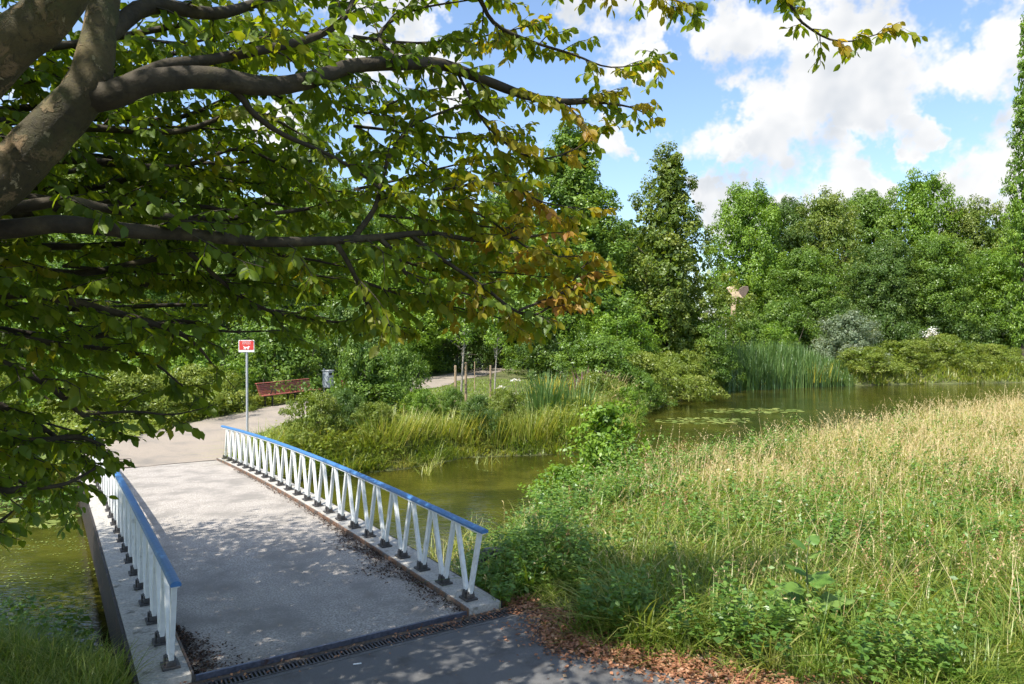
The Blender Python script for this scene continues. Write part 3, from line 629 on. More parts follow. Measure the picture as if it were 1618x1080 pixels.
plant('leafy_shrub', A['sapling'], px(590, 25), 25, 'grey-green bush between the sapling and the rounded shrub', 'shrub', 1.0, 0.72, group='shrubs around the pond')
plant('leafy_shrub', A['shrub_c'], px(755, 23.6), 23.6, 'dark green bush hanging over the water on the bank', 'shrub', 0.32, 0.42, group='shrubs around the pond')
plant('leafy_shrub', A['shrub_lime'], px(500, 21.5), 21.2, 'yellow-green bush behind the far end of the railing', 'shrub', 0.4, 0.62, group='shrubs around the pond')
plant('leafy_shrub', A['young_alder'], px(958, 15.2), 15.2, 'bright young alder at the edge of the meadow beside the water', 'shrub', 1.15, 1.2, group='shrubs around the pond')
plant('leafy_shrub', A['young_alder'], px(893, 13.2), 13.2, 'smaller young alder left of the bright one at the meadow edge', 'shrub', 0.8, 0.62, group='shrubs around the pond')
plant('young_tree', A['thin_tree'], px(729, 30.6), 30.6, 'young thin-stemmed tree tied between two wooden stakes', 'tree', 1.0, 1.0)
plant('young_tree', A['thin_tree'], px(782, 33), 33, 'young thin-stemmed tree right of the staked tree', 'tree', 0.8, 0.9)

# ------------------------------------------------------------------ the overhanging tree in the foreground
ot = tag(empty('overhanging_tree', (-4.7, 3.7, float(gz(-4.7, 3.7)))), 'large broad-leaved tree whose limbs overhang the bridge from the left', 'tree')
OI = np.array(ot.location)
r5 = np.random.default_rng(55)
def limb(name, P, R, seg=12, k=5, wob=0.02, mat='smooth_bark'):
    Q, rr = smoothline(P, R, k); V_, F_ = tube(Q - OI, rr, seg, wob, r5)
    obj(name, fastmesh(name, V_, F_, mat, smooth=True), ot); return Q, rr
fork = np.array([-3.95, 3.75, 2.35])
BR = []      # (polyline, radii, twig spacing, twig length, start fraction)
limb('trunk', [(-4.75, 3.7, -0.35), (-4.6, 3.7, 0.3), (-4.3, 3.72, 1.3), fork, (-3.6, 3.7, 3.0)], [0.52, 0.42, 0.37, 0.36, 0.28], 16)
Q = limb('limb', [fork - [0.1, 0, 0.3], at(-210, 330, 3.5), at(0, 90, 3.5), at(100, -5, 3.5), (-1.7, 3.3, 5.4), (-0.9, 2.6, 6.8), (0.1, 2.0, 7.6)], [.20, .145, .118, .11, .10, .07, .035], 16)
BR.append((*Q, 0.30, 0.8, 0.5))
Q = limb('limb', [fork, at(-120, 385, 4.0), at(10, 280, 4.15), at(75, 215, 4.2), at(140, 140, 4.25), at(162, 50, 4.3), at(190, -80, 4.4), (-2.0, 4.6, 6.3), (-1.4, 5.0, 7.6)], [.23, .165, .142, .13, .118, .09, .08, .06, .03], 16)
BR.append((*Q, 0.30, 0.8, 0.55))
Q = limb('limb', [fork, (-4.8, 4.6, 3.4), (-5.8, 6.0, 4.6), (-6.8, 6.6, 5.6), (-7.8, 7.0, 6.1)], [.24, .18, .13, .08, .03]); BR.append((*Q, 0.35, 0.7, 0.3))
Q = limb('limb', [fork, (-4.4, 2.8, 3.6), (-5.0, 1.2, 5.0), (-5.3, -0.6, 6.2)], [.24, .18, .12, .04]); BR.append((*Q, 0.3, 0.8, 0.3))
def branch(uvd, r0, r1, ds=0.16, tl=0.6, f0=0.1, seg=8):
    P = [at(*q) for q in uvd]
    Q = limb('branch', P, np.linspace(r0, r1, len(P)), seg, 4, 0.03, 'branch_bark'); BR.append((*Q, ds, tl, f0)); return Q
branch([(140, 160, 4.25), (185, 150, 4.25), (240, 130, 4.3), (330, 124, 4.5), (420, 138, 4.8), (490, 128, 5.0), (560, 106, 5.25), (640, 102, 5.5), (700, 104, 5.8), (765, 128, 6.0), (830, 152, 6.2), (885, 162, 6.4), (940, 160, 6.6)], .085, .026, 0.15, .55, .3)
branch([(925, 162, 6.55), (965, 165, 6.7), (1000, 172, 6.8), (1030, 186, 6.9)], .016, .004, .10, .3, 0)
branch([(150, 145, 4.25), (200, 132, 4.3), (265, 105, 4.4), (330, 97, 4.6), (430, 78, 4.9), (505, 58, 5.1), (548, 28, 5.3), (566, -10, 5.4), (620, -80, 5.6)], .05, .012, .17, .55, .3)
branch([(345, 128, 4.55), (378, 150, 4.7), (405, 183, 4.8), (450, 214, 4.9), (510, 240, 5.1), (560, 268, 5.3), (610, 305, 5.5)], .026, .008, .16, .5, .5)
branch([(-220, 372, 4.1), (0, 363, 4.3), (100, 354, 4.4), (200, 364, 4.6), (300, 370, 4.8), (400, 381, 5.0), (500, 381, 5.2), (600, 375, 5.5), (680, 368, 5.8), (760, 380, 6.1), (850, 372, 6.3)], .065, .012, .14, .55, .3)
branch([(-150, 350, 4.3), (40, 326, 4.6), (110, 318, 4.7), (200, 335, 4.9), (330, 346, 5.2), (450, 335, 5.5), (560, 318, 5.9)], .045, .01, .14, .6, .25)
branch([(600, 376, 5.5), (628, 405, 5.55), (645, 435, 5.6), (690, 452, 5.7), (760, 470, 5.9)], .022, .007, .13, .45, .3)
branch([(650, 372, 5.7), (700, 410, 5.8), (760, 450, 5.95), (810, 488, 6.1), (845, 497, 6.2), (885, 470, 6.3), (915, 430, 6.4), (930, 412, 6.45)], .018, .005, .085, .42, .25)
branch([(820, 490, 6.1), (870, 470, 6.2), (920, 450, 6.4), (955, 438, 6.5)], .012, .004, .085, .36, .1)
branch([(530, 382, 5.3), (548, 410, 5.3), (565, 445, 5.35), (580, 480, 5.4), (594, 502, 5.5)], .022, .008, .13, .45, .3)
branch([(560, 375, 5.4), (592, 330, 5.5), (603, 290, 5.55), (620, 240, 5.6), (655, 198, 5.8), (725, 168, 6.0)], .024, .008, .13, .5, .2)
branch([(170, 60, 4.3), (240, 12, 4.6), (340, 24, 4.9), (420, 2, 5.2), (500, -40, 5.5)], .06, .02, .17, .6, .2)
branch([(420, -140, 4.8), (600, -110, 5.2), (740, -20, 5.8), (780, 38, 6.0), (835, 66, 6.2), (905, 88, 6.4), (965, 108, 6.6), (1040, 98, 6.8)], .026, .004, .11, .42, .4)
branch([(600, -160, 5.0), (900, -150, 5.5), (1100, -70, 5.8), (1225, -12, 6.0), (1265, 38, 6.1), (1325, 68, 6.2), (1400, 52, 6.3)], .025, .004, .10, .30, .55)
branch([(700, -120, 5.4), (850, -60, 5.8), (960, -20, 6.1), (1050, 0, 6.3), (1100, 15, 6.4)], .02, .004, .10, .36, .3)
branch([(640, 102, 5.5), (600, 60, 5.7), (650, 20, 5.9), (760, 0, 6.2)], .02, .006, .13, .5, .2)
branch([(720, 110, 5.9), (770, 200, 6.0), (840, 250, 6.2), (900, 240, 6.4), (940, 215, 6.5)], .014, .004, .11, .42, .2)
branch([(700, 300, 5.9), (780, 290, 6.1), (860, 320, 6.3), (920, 330, 6.4)], .014, .004, .10, .42, .0)
branch([(600, 320, 5.6), (680, 320, 5.8), (760, 340, 6.0), (850, 400, 6.3), (930, 405, 6.5)], .016, .004, .10, .42, .0)
branch([(300, 400, 5.6), (400, 480, 6.0), (500, 505, 6.2), (600, 512, 6.4), (655, 520, 6.5)], .02, .005, .09, .36, .15)
branch([(-220, 440, 4.5), (0, 455, 4.8), (150, 485, 5.1), (270, 520, 5.4), (310, 545, 5.6), (335, 575, 5.7)], .04, .008, .13, .5, .2)
branch([(-240, 520, 4.6), (-50, 560, 4.9), (60, 598, 5.1), (130, 655, 5.3), (185, 682, 5.4)], .04, .01, .13, .5, .2)
branch([(130, 655, 5.3), (210, 650, 5.5), (270, 655, 5.6), (320, 645, 5.7)], .012, .004, .11, .36, .1)
branch([(-240, 620, 4.7), (-20, 690, 5.0), (60, 697, 5.1), (120, 690, 5.2), (165, 705, 5.3)], .045, .01, .12, .45, .25)
branch([(-200, 700, 4.7), (-20, 770, 4.9), (40, 772, 5.0), (100, 765, 5.1), (150, 740, 5.2)], .03, .008, .12, .45, .25)
branch([(-220, 600, 5.0), (0, 640, 5.4), (110, 705, 5.7), (175, 728, 5.8)], .03, .006, .12, .45, .3)
branch([(-260, 480, 5.0), (-40, 520, 5.5), (100, 545, 6.0), (220, 560, 6.4), (300, 620, 6.7)], .04, .006, .12, .55, .2)
branch([(-180, 800, 4.8), (-30, 830, 5.0), (30, 800, 5.1)], .02, .006, .12, .4, .3)
for v0, v1, dd in ((200, 170, 6.6), (240, 235, 7.2), (280, 300, 6.8), (330, 290, 7.6), (390, 370, 7.0), (470, 420, 6.8), (150, 60, 6.6), (90, 20, 6.2), (520, 500, 7.4), (300, 230, 8.2), (370, 440, 8.4),
                   (220, 200, 5.6), (260, 260, 6.0), (310, 330, 5.8), (180, 120, 7.4), (120, 90, 7.0), (350, 330, 6.6), (410, 400, 6.2), (60, 60, 7.0), (250, 190, 8.8), (320, 260, 9.0), (480, 480, 8.6)):
    e_ = r5.uniform(400, 600)
    branch([(-260, v0 + 40, dd * .75), (-40, v0, dd * .85), (120, v0 * .7 + v1 * .3 + r5.normal() * 12, dd * .92), (280, (v0 + v1) / 2 + r5.normal() * 14, dd * .97), (e_ * .8, v1 + r5.normal() * 12, dd), (e_, v1 + 22, dd * 1.03)], .045, .006, .125, .65, .15)
for P_ in ([(560, 300, 6.4), (650, 280, 6.6), (740, 260, 6.8), (830, 290, 7.0)], [(600, 340, 6.4), (700, 350, 6.7), (800, 360, 6.9), (890, 350, 7.1)], [(600, 400, 6.2), (700, 430, 6.5), (790, 430, 6.7), (880, 440, 6.9)], [(560, 440, 6.0), (650, 470, 6.2), (740, 490, 6.4), (820, 510, 6.6)],
           [(560, 200, 6.0), (650, 210, 6.3), (740, 220, 6.5), (820, 210, 6.8)], [(540, 250, 6.6), (640, 240, 6.8), (720, 300, 7.0), (790, 330, 7.2)], [(620, 420, 7.0), (720, 390, 7.3), (810, 400, 7.5), (900, 380, 7.6)], [(150, 190, 6.0), (260, 200, 6.4), (370, 210, 6.8), (450, 250, 7.0)], [(180, 260, 6.2), (280, 270, 6.5), (400, 290, 6.9), (500, 310, 7.2)], [(200, 60, 5.4), (300, 70, 5.8), (400, 50, 6.0), (520, 90, 6.3)], [(100, 420, 5.6), (220, 430, 6.0), (340, 440, 6.4), (460, 450, 6.8)], [(560, 60, 5.6), (660, 70, 5.9), (760, 60, 6.2), (850, 40, 6.4)], [(500, 150, 5.6), (580, 180, 5.9), (660, 150, 6.2), (760, 170, 6.4)]):
    branch(P_, .014, .004, .095, .42, 0)
# the low side of the crown over the water on the left
for v0, v1, dd, e_ in ((480, 520, 8.2, 230), (540, 600, 8.6, 170), (630, 690, 8.8, 150), (450, 480, 9.2, 330), (660, 740, 7.4, 120), (700, 790, 6.8, 90), (740, 800, 7.8, 60)):
    branch([(-420, v0 - 60, dd * .8), (-200, v0 - 20, dd * .86), (-60, v0, dd * .92), (e_ * .5, (v0 + v1) / 2 + r5.normal() * 10, dd * .97), (e_, v1, dd)], .04, .006, .14, .65, .05)
# twigs and leaves on every branch
twig = Bag(); LO, LX, LN, LS, LT = [], [], [], [], []
def leafline(P, tone):
    L = np.linalg.norm(np.diff(P, axis=0), axis=1).sum(); k = max(3, int(L / 0.036)); T = np.linspace(0.12, 1, k)
    n_ = len(P) - 1
    for j, t in enumerate(T):
        i = min(int(t * n_), n_ - 1); p = P[i] + (P[i + 1] - P[i]) * (t * n_ - i); d = unit(P[i + 1] - P[i])
        side = np.cross(d, [0, 0, 1.0]); side = unit(side) * (1 if j % 2 else -1)
        x = d * r5.uniform(.3, .8) + side * r5.uniform(.35, .85) + np.array([0, 0, r5.uniform(-1.15, -0.15)]) + r5.normal(size=3) * .15
        LO.append(p); LX.append(x); LN.append(np.array([0, 0, 1.0]) * r5.uniform(.2, 1) + r5.normal(size=3) * .45 + side * .3)
        LS.append(r5.uniform(0.062, 0.122) * (0.8 if t > .9 else 1)); LT.append(tone + r5.normal() * 0.07)
for Q, rr, ds, tl, f0 in BR:
    arc = np.concatenate([[0], np.cumsum(np.linalg.norm(np.diff(Q, axis=0), axis=1))]); L = arc[-1]
    s_ = f0 * L; sgn = 1
    while s_ < L:
        i = min(np.searchsorted(arc, s_), len(Q) - 1); p = Q[i]; d = unit(Q[i] - Q[max(i - 1, 0)])
        if i == 0: d = unit(Q[1] - Q[0])
        side = unit(np.cross(d, [0, 0, 1.0])) * sgn; sgn = -sgn
        frac = s_ / L
        w = unit(d * r5.uniform(.3, .9) + side * r5.uniform(.2, 1.0) + np.array([0, 0, r5.uniform(-.35, .5)]))
        tw_ = tl * r5.uniform(.5, 1.25) * (1.1 - .45 * frac)
        P = [p]; dd = w.copy()
        for j in range(4): dd = unit(dd + np.array([0, 0, -.10]) + r5.normal(size=3) * .16); P.append(P[-1] + dd * tw_ / 4)
        P = np.array(P); r0 = max(.0035, min(.008, rr[i] * .5))
        twig.add(*tube(P - OI, np.linspace(r0, .0018, 5), 4))
        mid = P[2]
        aut = sm(-1.7, 1.0, mid[0]) * (0.30 + 0.40 * sm(5.6, 3.2, mid[2])) * sm(4.6, 5.6, mid[1])
        tone = 0.24 + r5.normal() * .09 + aut * r5.uniform(.2, 1.0) + (0.4 if (aut > .25 and r5.uniform() < .04) else 0)
        leafline(P, tone)
        for j in (1, 2, 3):
            if r5.uniform() < .8:
                sd_ = unit(np.cross(P[j] - P[j - 1], [0, 0, 1.0])) * (1 if (j + (sgn > 0)) % 2 else -1)
                w2 = unit(unit(P[j] - P[j - 1]) * .7 + sd_ * .8 + np.array([0, 0, r5.uniform(-.3, .25)])); l2 = tw_ * r5.uniform(.3, .6)
                P2 = np.array([P[j], P[j] + w2 * l2 * .5, P[j] + w2 * l2 + np.array([0, 0, -.06 * l2])])
                twig.add(*tube(P2 - OI, [.003, .0025, .0015], 4)); leafline(P2, tone)
        s_ += ds * r5.uniform(.6, 1.4)
kind(obj('twigs', twig.mesh('twigs', 'branch_bark'), ot), 'stuff')
LO, LX, LN, LS, LT = map(np.array, (LO, LX, LN, LS, LT)); LT = np.clip(LT, 0.02, 1)
u_ = CX + F * LO[:, 0] / LO[:, 1]; v_ = HZ - F * (LO[:, 2] - CH) / LO[:, 1]       # no leaves hang before the sign and the bench
ok = ~(((u_ > 350) & (u_ < 425) & (v_ > 505) & (v_ < 690)) | ((u_ > 395) & (u_ < 530) & (v_ > 545) & (v_ < 690))) | (LO[:, 1] < 1)
LO, LX, LN, LS, LT = LO[ok], LX[ok], LN[ok], LS[ok], LT[ok]
nvis = len(LO)
# the rest of the crown above and left of the picture, unseen, shaped to shade the near half of the bridge
kk = 0; CO = []
for _ in range(6200):
    c_ = np.array([r5.uniform(-11.5, 1.5), r5.uniform(-3, 11), r5.uniform(3.6, 9.2)])
    q = (c_ - np.array([-5.2, 4.3, 5.8])) / np.array([6.2, 6.6, 3.6])
    if (q ** 2).sum() > 1: continue
    if c_[1] > 0 and c_[2] < 3.55 + .50 * c_[1] and c_[0] > -0.78 * c_[1] - .5: continue
    sh_s, sh_t = ((c_[0] + .443 * c_[2] - BO[0]) * BD[0] + (c_[1] + .475 * c_[2] - BO[1]) * BD[1]), ((c_[0] + .443 * c_[2] - BO[0]) * BN[0] + (c_[1] + .475 * c_[2] - BO[1]) * BN[1])
    if sh_s > 4.9 + .5 * sh_t * .3 + r5.normal() * .35 and -7 < sh_t < 4: continue      # clumps left out where their shadow would reach the far half of the bridge
    if r5.uniform() < (.94 if sh_t > .6 else .5 if (sh_s < -.8 and sh_t > -2.2) else 0): continue
    CO.append(c_)
for _ in range(1500):  # further unseen clumps, added to shade the lower left bank and water
    c_ = np.array([r5.uniform(-12, -5.5), r5.uniform(1.5, 8.5), r5.uniform(4.2, 7.5)])
    if c_[0] < -0.80 * c_[1] - .6 and ((c_ - [-8, 5, 5.8]) ** 2 / [14, 14, 3.5]).sum() < 1: CO.append(c_)
CO = np.array(CO); k = np.repeat(np.arange(len(CO)), 22)
O2 = CO[k] + r5.normal(size=(len(k), 3)) * np.array([.34, .34, .16])
ok = ~((O2[:, 1] > 0) & (O2[:, 2] < 3.3 + .47 * O2[:, 1]) & (O2[:, 0] > -0.74 * O2[:, 1] - .2)); O2 = O2[ok]
X2 = r5.normal(size=(len(O2), 3)); X2[:, 2] -= .5; N2 = r5.normal(size=(len(O2), 3)) * .5 + [0, 0, .8]
LO = np.concatenate([LO, O2]); LX = np.concatenate([LX, X2]); LN = np.concatenate([LN, N2])
LS = np.concatenate([LS, r5.uniform(.09, .15, len(O2))]); LT = np.concatenate([LT, np.clip(r5.normal(.25, .1, len(O2)), 0.02, 1)])
FX, FY, FZ = frames(LX, LN)
u_ = CX + F * LO[:, 0] / np.maximum(LO[:, 1], .1); v_ = HZ - F * (LO[:, 2] - CH) / np.maximum(LO[:, 1], .1)
score = np.where((np.arange(len(LO)) < nvis) & (u_ > 5) & (u_ < 1610) & (v_ > 5) & (v_ < 1070) & (LO[:, 1] > 1), LS / LO[:, 1], 0)
big = np.argsort(-score)[:300]; rest = np.ones(len(LO), bool); rest[big] = False
upper = np.arange(len(LO)) >= nvis
for sel, TV_, TF_ in ((rest & ~upper, LF_V, LF_F), (rest & upper, RH_V, RH_F)):
    V_, F_, T_ = leaves_mesh(LO[sel] - OI, FX[sel], FY[sel], FZ[sel], LS[sel], LT[sel], TV_, TF_)
    kind(obj('foliage', fastmesh('foliage', V_, F_, 'broad_leaf', T_), ot), 'stuff')
LM = [fastmesh('leaf', LF_V, LF_F, 'broad_leaf', np.full(len(LF_F), (i + .5) / 12)) for i in range(12)]
for i in big:
    o = obj('leaf', LM[min(11, int(LT[i] * 12))], ot)
    mt = Matrix(((FX[i][0], FY[i][0], FZ[i][0]), (FX[i][1], FY[i][1], FZ[i][1]), (FX[i][2], FY[i][2], FZ[i][2]))) * float(LS[i])
    o.matrix_local = Matrix.Translation(LO[i] - OI) @ mt.to_4x4()
print('foreground leaves', nvis, len(LO))

# ------------------------------------------------------------------ grasses and weeds
def inpoly(x, y, P):
    ins = np.zeros(np.shape(x), bool)
    for (x0, y0), (x1, y1) in zip(P, np.roll(P, -1, 0)):
        ins ^= ((y0 > y) != (y1 > y)) & (x < (x1 - x0) * (y - y0) / (y1 - y0 + 1e-12) + x0)
    return ins
ASPH = np.array([tuple(p0)] + edge)
def bst(x, y): dx, dy = x - BO[0], y - BO[1]; return dx * BD[0] + dy * BD[1], dx * BN[0] + dy * BN[1]
def offbridge(x, y):
    s, t = bst(x, y); return ~((s > -0.62) & (s < 13.8) & (t > -BW - 0.32) & (t < 0.32))
def asph_d(x, y):
    """distance to the right-hand edge of the near path"""
    best = np.full(np.shape(x), 1e9)
    for a, b_ in zip(EDGE, EDGE[1:]):
        d_ = b_ - a; t = np.clip(((x - a[0]) * d_[0] + (y - a[1]) * d_[1]) / (d_ @ d_), 0, 1)
        best = np.minimum(best, np.hypot(x - a[0] - t * d_[0], y - a[1] - t * d_[1]))
    return best
rg = np.random.default_rng(99)
def snoise(x, y, s, seed=0):
    q = np.random.default_rng(1000 + seed); v = 0
    for i in range(5):
        k = q.normal(size=2) * s * (1 + i * .6); v = v + np.sin(k[0] * x + k[1] * y + q.uniform(0, 6.28))
    return v / 3.0
def scatter(n, dmin, dmax, x0=-0.76, x1=0.78, pw=1.0):
    """points in the wedge ahead, denser near the camera"""
    d = (dmin ** pw + rg.uniform(0, 1, n) * (dmax ** pw - dmin ** pw)) ** (1 / pw); a = rg.uniform(x0, x1, n)
    return a * d + rg.normal(size=n) * 0.05, d
def grass_obj(name, parts, mat, label, cat):
    b_ = Bag()
    for p in parts: b_.add(p[0], p[1], p[2])
    o = obj(name, b_.mesh(name, mat)); kind(o, 'stuff'); tag(o, label, cat); return o
def at_ground(x, y, dz=-0.02): return np.stack([x, y, gz(x, y) + dz], 1)
# meadow on the right
def meadow_mask(x, y): return (sdist(x, y) > 0.12) & ~inpoly(x, y, ASPH) & offbridge(x, y) & (x > -1.2) & (y < 48) & ~((y > 17) & (x < 3.4))
x, y = scatter(15500, 5.5, 34, -0.10, 0.80, 0.75); m1 = meadow_mask(x, y); x, y = x[m1], y[m1]
ed = asph_d(x, y); nz = snoise(x, y, 1.6, 1)
keep = (ed > 0.15) & (rg.uniform(0, 1, len(x)) < np.clip(sm(0.0, 1.0, ed + 0.3 * nz), .08, 1)); x, y, ed, nz = x[keep], y[keep], ed[keep], nz[keep]; nt_ = len(x)
dryt = sm(10.0, 18, y + snoise(x, y, .5, 3) * 2.4 + .16 * x + rg.normal(size=nt_) * 1.2)
th = (0.13 + 0.21 * sm(0.1, 1.5, ed)) * np.clip(1 + .35 * nz + .30 * rg.normal(size=nt_) + .25 * snoise(x, y, 4, 2), .35, 1.9)
tt = np.clip(.30 + .46 * dryt + rg.normal(0, .21, nt_) + .14 * snoise(x, y, 1.2, 4), 0, 1); ta = rg.uniform(0, 6.28, nt_)
k = np.repeat(np.arange(nt_), 13); n = len(k); rr = np.abs(rg.normal(0, 1, n)) * (.05 + .005 * y[k]); aa = rg.uniform(0, 6.283, n)
P = at_ground(x[k] + rr * np.cos(aa), y[k] + rr * np.sin(aa)); az = aa + rg.normal(0, .7, n)
fr = y[k] > 11.5; HB = (th[k] * rg.uniform(.5, 1.45, n), (.0065 + .0010 * y[k]) * rg.uniform(.6, 1.5, n), rg.uniform(-.3, .8, n), rg.uniform(.1, 1.9, n), np.clip(tt[k] + rg.normal(0, .12, n), 0, 1), az)
B1 = [blades(P[q_], *[v_[q_] for v_ in HB], sg_n) for q_, sg_n in ((~fr, 3), (fr, 2))]
grass_obj('meadow_grass', [q_[:3] for q_ in B1], 'grass_green', 'green grass of the meadow on the right bank', 'grass')
# dry stalks with seed heads, in loose stands of different height
x, y = scatter(36000, 6.8, 36, -0.06, 0.80, 0.9); m1 = meadow_mask(x, y); x, y = x[m1], y[m1]
ed = asph_d(x, y); pr = sm(10.5, 18, y + .16 * x + snoise(x, y, .6, 4) * 3.0) * np.clip(.7 + .6 * snoise(x, y, 1.5, 21), .12, 1) + .10
keep = (rg.uniform(0, 1, len(x)) < pr) & (ed > .8); x, y = x[keep], y[keep]; n = len(x); P = at_ground(x, y)
h = np.clip(rg.uniform(.35, .95, n) * (1 + .40 * snoise(x, y, 1.4, 5)) + np.where(rg.uniform(0, 1, n) < .06, .3, 0), .25, 1.25); az = rg.normal(0.6, 1.5, n)
tone = np.clip(rg.normal(.5, .22, n) + .18 * snoise(x, y, .9, 6), 0, 1)
St = blades(P, h, .0035 + .0005 * y, rg.uniform(0, .4, n), rg.uniform(.05, .7, n), tone, az, 2)
tips = St[3]; wide = np.where(rg.uniform(0, 1, n) < .35, 2.0, 1.0)
k = np.repeat(np.arange(n), 6); off = np.tile(np.linspace(0, 1, 6), n)
base = P[k] + (tips[k] - P[k]) * (1 - .26 * off)[:, None]; base[:, 2] += h[k] * .05 * off
Xd = unit(tips - P)[k] + rg.normal(size=(len(k), 3)) * (.3 * wide[k])[:, None]
Xd, Yd, Zd = frames(Xd, rg.normal(size=(len(k), 3)))
hv = leaves_mesh(base, Xd, Yd, Zd, (.034 + .0010 * y)[k] * rg.uniform(.6, 1.3, len(k)), np.clip(tone[k] + .1, 0, 1), RH_V * [1, .5, 1], RH_F)
o = grass_obj('dry_grass', [St[:3]], 'grass_straw', 'tall straw-coloured dry grass stalks standing over the meadow', 'grass')
sh_ = obj('seed_heads', fastmesh('seed_heads', *hv[:2], 'grass_straw', hv[2]), o); kind(sh_, 'stuff')
# broad-leaved weeds: leafy upright stems among the grass
x, y = scatter(6500, 6.2, 27, -0.06, 0.80, 0.9); m1 = meadow_mask(x, y); x, y = x[m1], y[m1]
keep = (asph_d(x, y) > .4) & (snoise(x, y, 1.1, 8) - .03 * y > -.55); x, y = x[keep], y[keep]; n = len(x)
wh = rg.uniform(.25, .72, n) * np.clip(1 + .45 * snoise(x, y, .8, 9), .5, 1.5)
k = np.repeat(np.arange(n), 22); f_ = rg.uniform(.25, 1, len(k)); P = at_ground(x, y, 0.0)[k]; P[:, 2] += f_ * wh[k]; P[:, :2] += rg.normal(size=(len(k), 2)) * .03
Xw = rg.normal(size=(len(k), 3)) * [1, 1, .25] + [0, 0, .1]; Xw, Yw, Zw = frames(Xw, rg.normal(size=(len(k), 3)) * .35 + [0, 0, 1])
wv_ = leaves_mesh(P, Xw, Yw, Zw, rg.uniform(.045, .115, len(k)) * (1.15 - .5 * f_) * (1 + .012 * P[:, 1]), np.clip(rg.normal(.45, .25, n)[k] + rg.normal(0, .1, len(k)), 0, 1), RH_V * [1, .9, 1], RH_F)
grass_obj('meadow_weeds', [wv_], 'weed_leaf', 'leafy green weeds growing through the meadow grass', 'weeds')
x, y = scatter(5200, 8.6, 20, -0.12, 0.40, 0.9); s_ = sdist(x, y); m1 = (s_ > -.05) & (s_ < 1.7) & offbridge(x, y) & (x > -1.2) & (y < 19.5); x, y = x[m1], y[m1]; n = len(x)
wh = rg.uniform(.25, .95, n) * np.clip(1 + .5 * snoise(x, y, 1.3, 51), .4, 1.5)
k = np.repeat(np.arange(n), 26); f_ = rg.uniform(.05, 1, len(k)); P = at_ground(x, y, 0.0)[k]; P[:, 2] += f_ * wh[k]; P[:, :2] += rg.normal(size=(len(k), 2)) * .045
Xw, Yw, Zw = frames(rg.normal(size=(len(k), 3)) * [1, 1, .3], rg.normal(size=(len(k), 3)) * .4 + [0, 0, 1])
wl_ = leaves_mesh(P, Xw, Yw, Zw, rg.uniform(.05, .12, len(k)) * (1.15 - .5 * f_), np.clip(rg.normal(.5, .25, n)[k] + rg.normal(0, .1, len(k)), 0, 1), RH_V * [1, .9, 1], RH_F)
grass_obj('bank_herbs', [wl_], 'weed_leaf', 'lush green herbs at the water edge of the meadow beside the railing', 'weeds')
# rusty dock spikes
x, y = scatter(260, 7.5, 20, 0.02, 0.78, 1.0); m1 = meadow_mask(x, y) & (asph_d(x, y) > .9) & (snoise(x, y, 1.3, 31) > .15); x, y = x[m1], y[m1]; n = len(x)
hd = rg.uniform(.5, .95, n); k = np.repeat(np.arange(n), 60); f_ = rg.uniform(.35, 1, len(k)); P = at_ground(x, y)[k]; P[:, 2] += f_ * hd[k]; P[:, :2] += rg.normal(size=(len(k), 2)) * (.035 * (1.2 - f_))[:, None]
Xw, Yw, Zw = frames(rg.normal(size=(len(k), 3)), rg.normal(size=(len(k), 3)))
dk = leaves_mesh(P, Xw, Yw, Zw, np.full(len(k), .022), np.clip(rg.normal(.6, .15, len(k)), 0, 1), RH_V, RH_F)
grass_obj('dock_spikes', [dk], 'dead_leaf', 'rusty brown dock seed spikes scattered in the meadow', 'weeds')
x, y = scatter(1500, 6.6, 24, -0.05, 0.80, 0.9); m1 = meadow_mask(x, y) & (asph_d(x, y) > .5); x, y = x[m1], y[m1]; n = len(x); hc = rg.uniform(.25, .7, n); tcn = np.clip(rg.normal(.45, .25, n), 0, 1)
k = np.repeat(np.arange(n), 26); P = at_ground(x[k] + rg.normal(size=len(k)) * .05, y[k] + rg.normal(size=len(k)) * .05)
cb = blades(P, hc[k] * rg.uniform(.5, 1.3, len(k)), (.010 + .0008 * y[k]) * rg.uniform(.7, 1.5, len(k)), rg.uniform(.1, .7, len(k)), rg.uniform(.1, 1.5, len(k)), np.clip(tcn[k] + rg.normal(0, .1, len(k)), 0, 1), rg.uniform(0, 6.28, len(k)))
grass_obj('coarse_grass', [cb[:3]], 'grass_green', 'coarse grass clumps standing out of the meadow', 'grass')
# lush tufts along the litter edge
x, y = scatter(90, 5.8, 9.2, -0.10, 0.80, 1.0); m1 = meadow_mask(x, y) & (asph_d(x, y) > .3) & (asph_d(x, y) < 1.3); x, y = x[m1], y[m1]; n = len(x)
k = np.repeat(np.arange(n), 70); P = at_ground(x[k] + rg.normal(size=len(k)) * .07, y[k] + rg.normal(size=len(k)) * .07)
bt = blades(P, rg.uniform(.14, .40, len(k)), np.full(len(k), .009), rg.uniform(.05, .5, len(k)), rg.uniform(.3, 1.1, len(k)), np.clip(rg.normal(.28, .14, len(k)), 0, 1), rg.uniform(0, 6.28, len(k)))
grass_obj('edge_grass', [bt[:3]], 'grass_green', 'lush grass tufts along the leaf litter at the path edge', 'grass')
# bank grass beside the near left end of the bridge
x, y = scatter(32000, 4.6, 10.5, -0.80, -0.30, 1.0); m1 = (sdist(x, y) > .05) & (sdist(x, y) < 2.2) & offbridge(x, y) & ~inpoly(x, y, ASPH) & (x < -3.3); x, y = x[m1], y[m1]; n = len(x)
bl = blades(at_ground(x, y), rg.uniform(.12, .42, n), np.full(n, .011), rg.uniform(0, .5, n), rg.uniform(.2, 1, n), np.clip(rg.normal(.38, .2, n), 0, 1), rg.uniform(0, 6.28, n))
grass_obj('bank_grass', [bl[:3]], 'grass_green', 'shaded bank grass at the lower left beside the bridge end', 'grass')
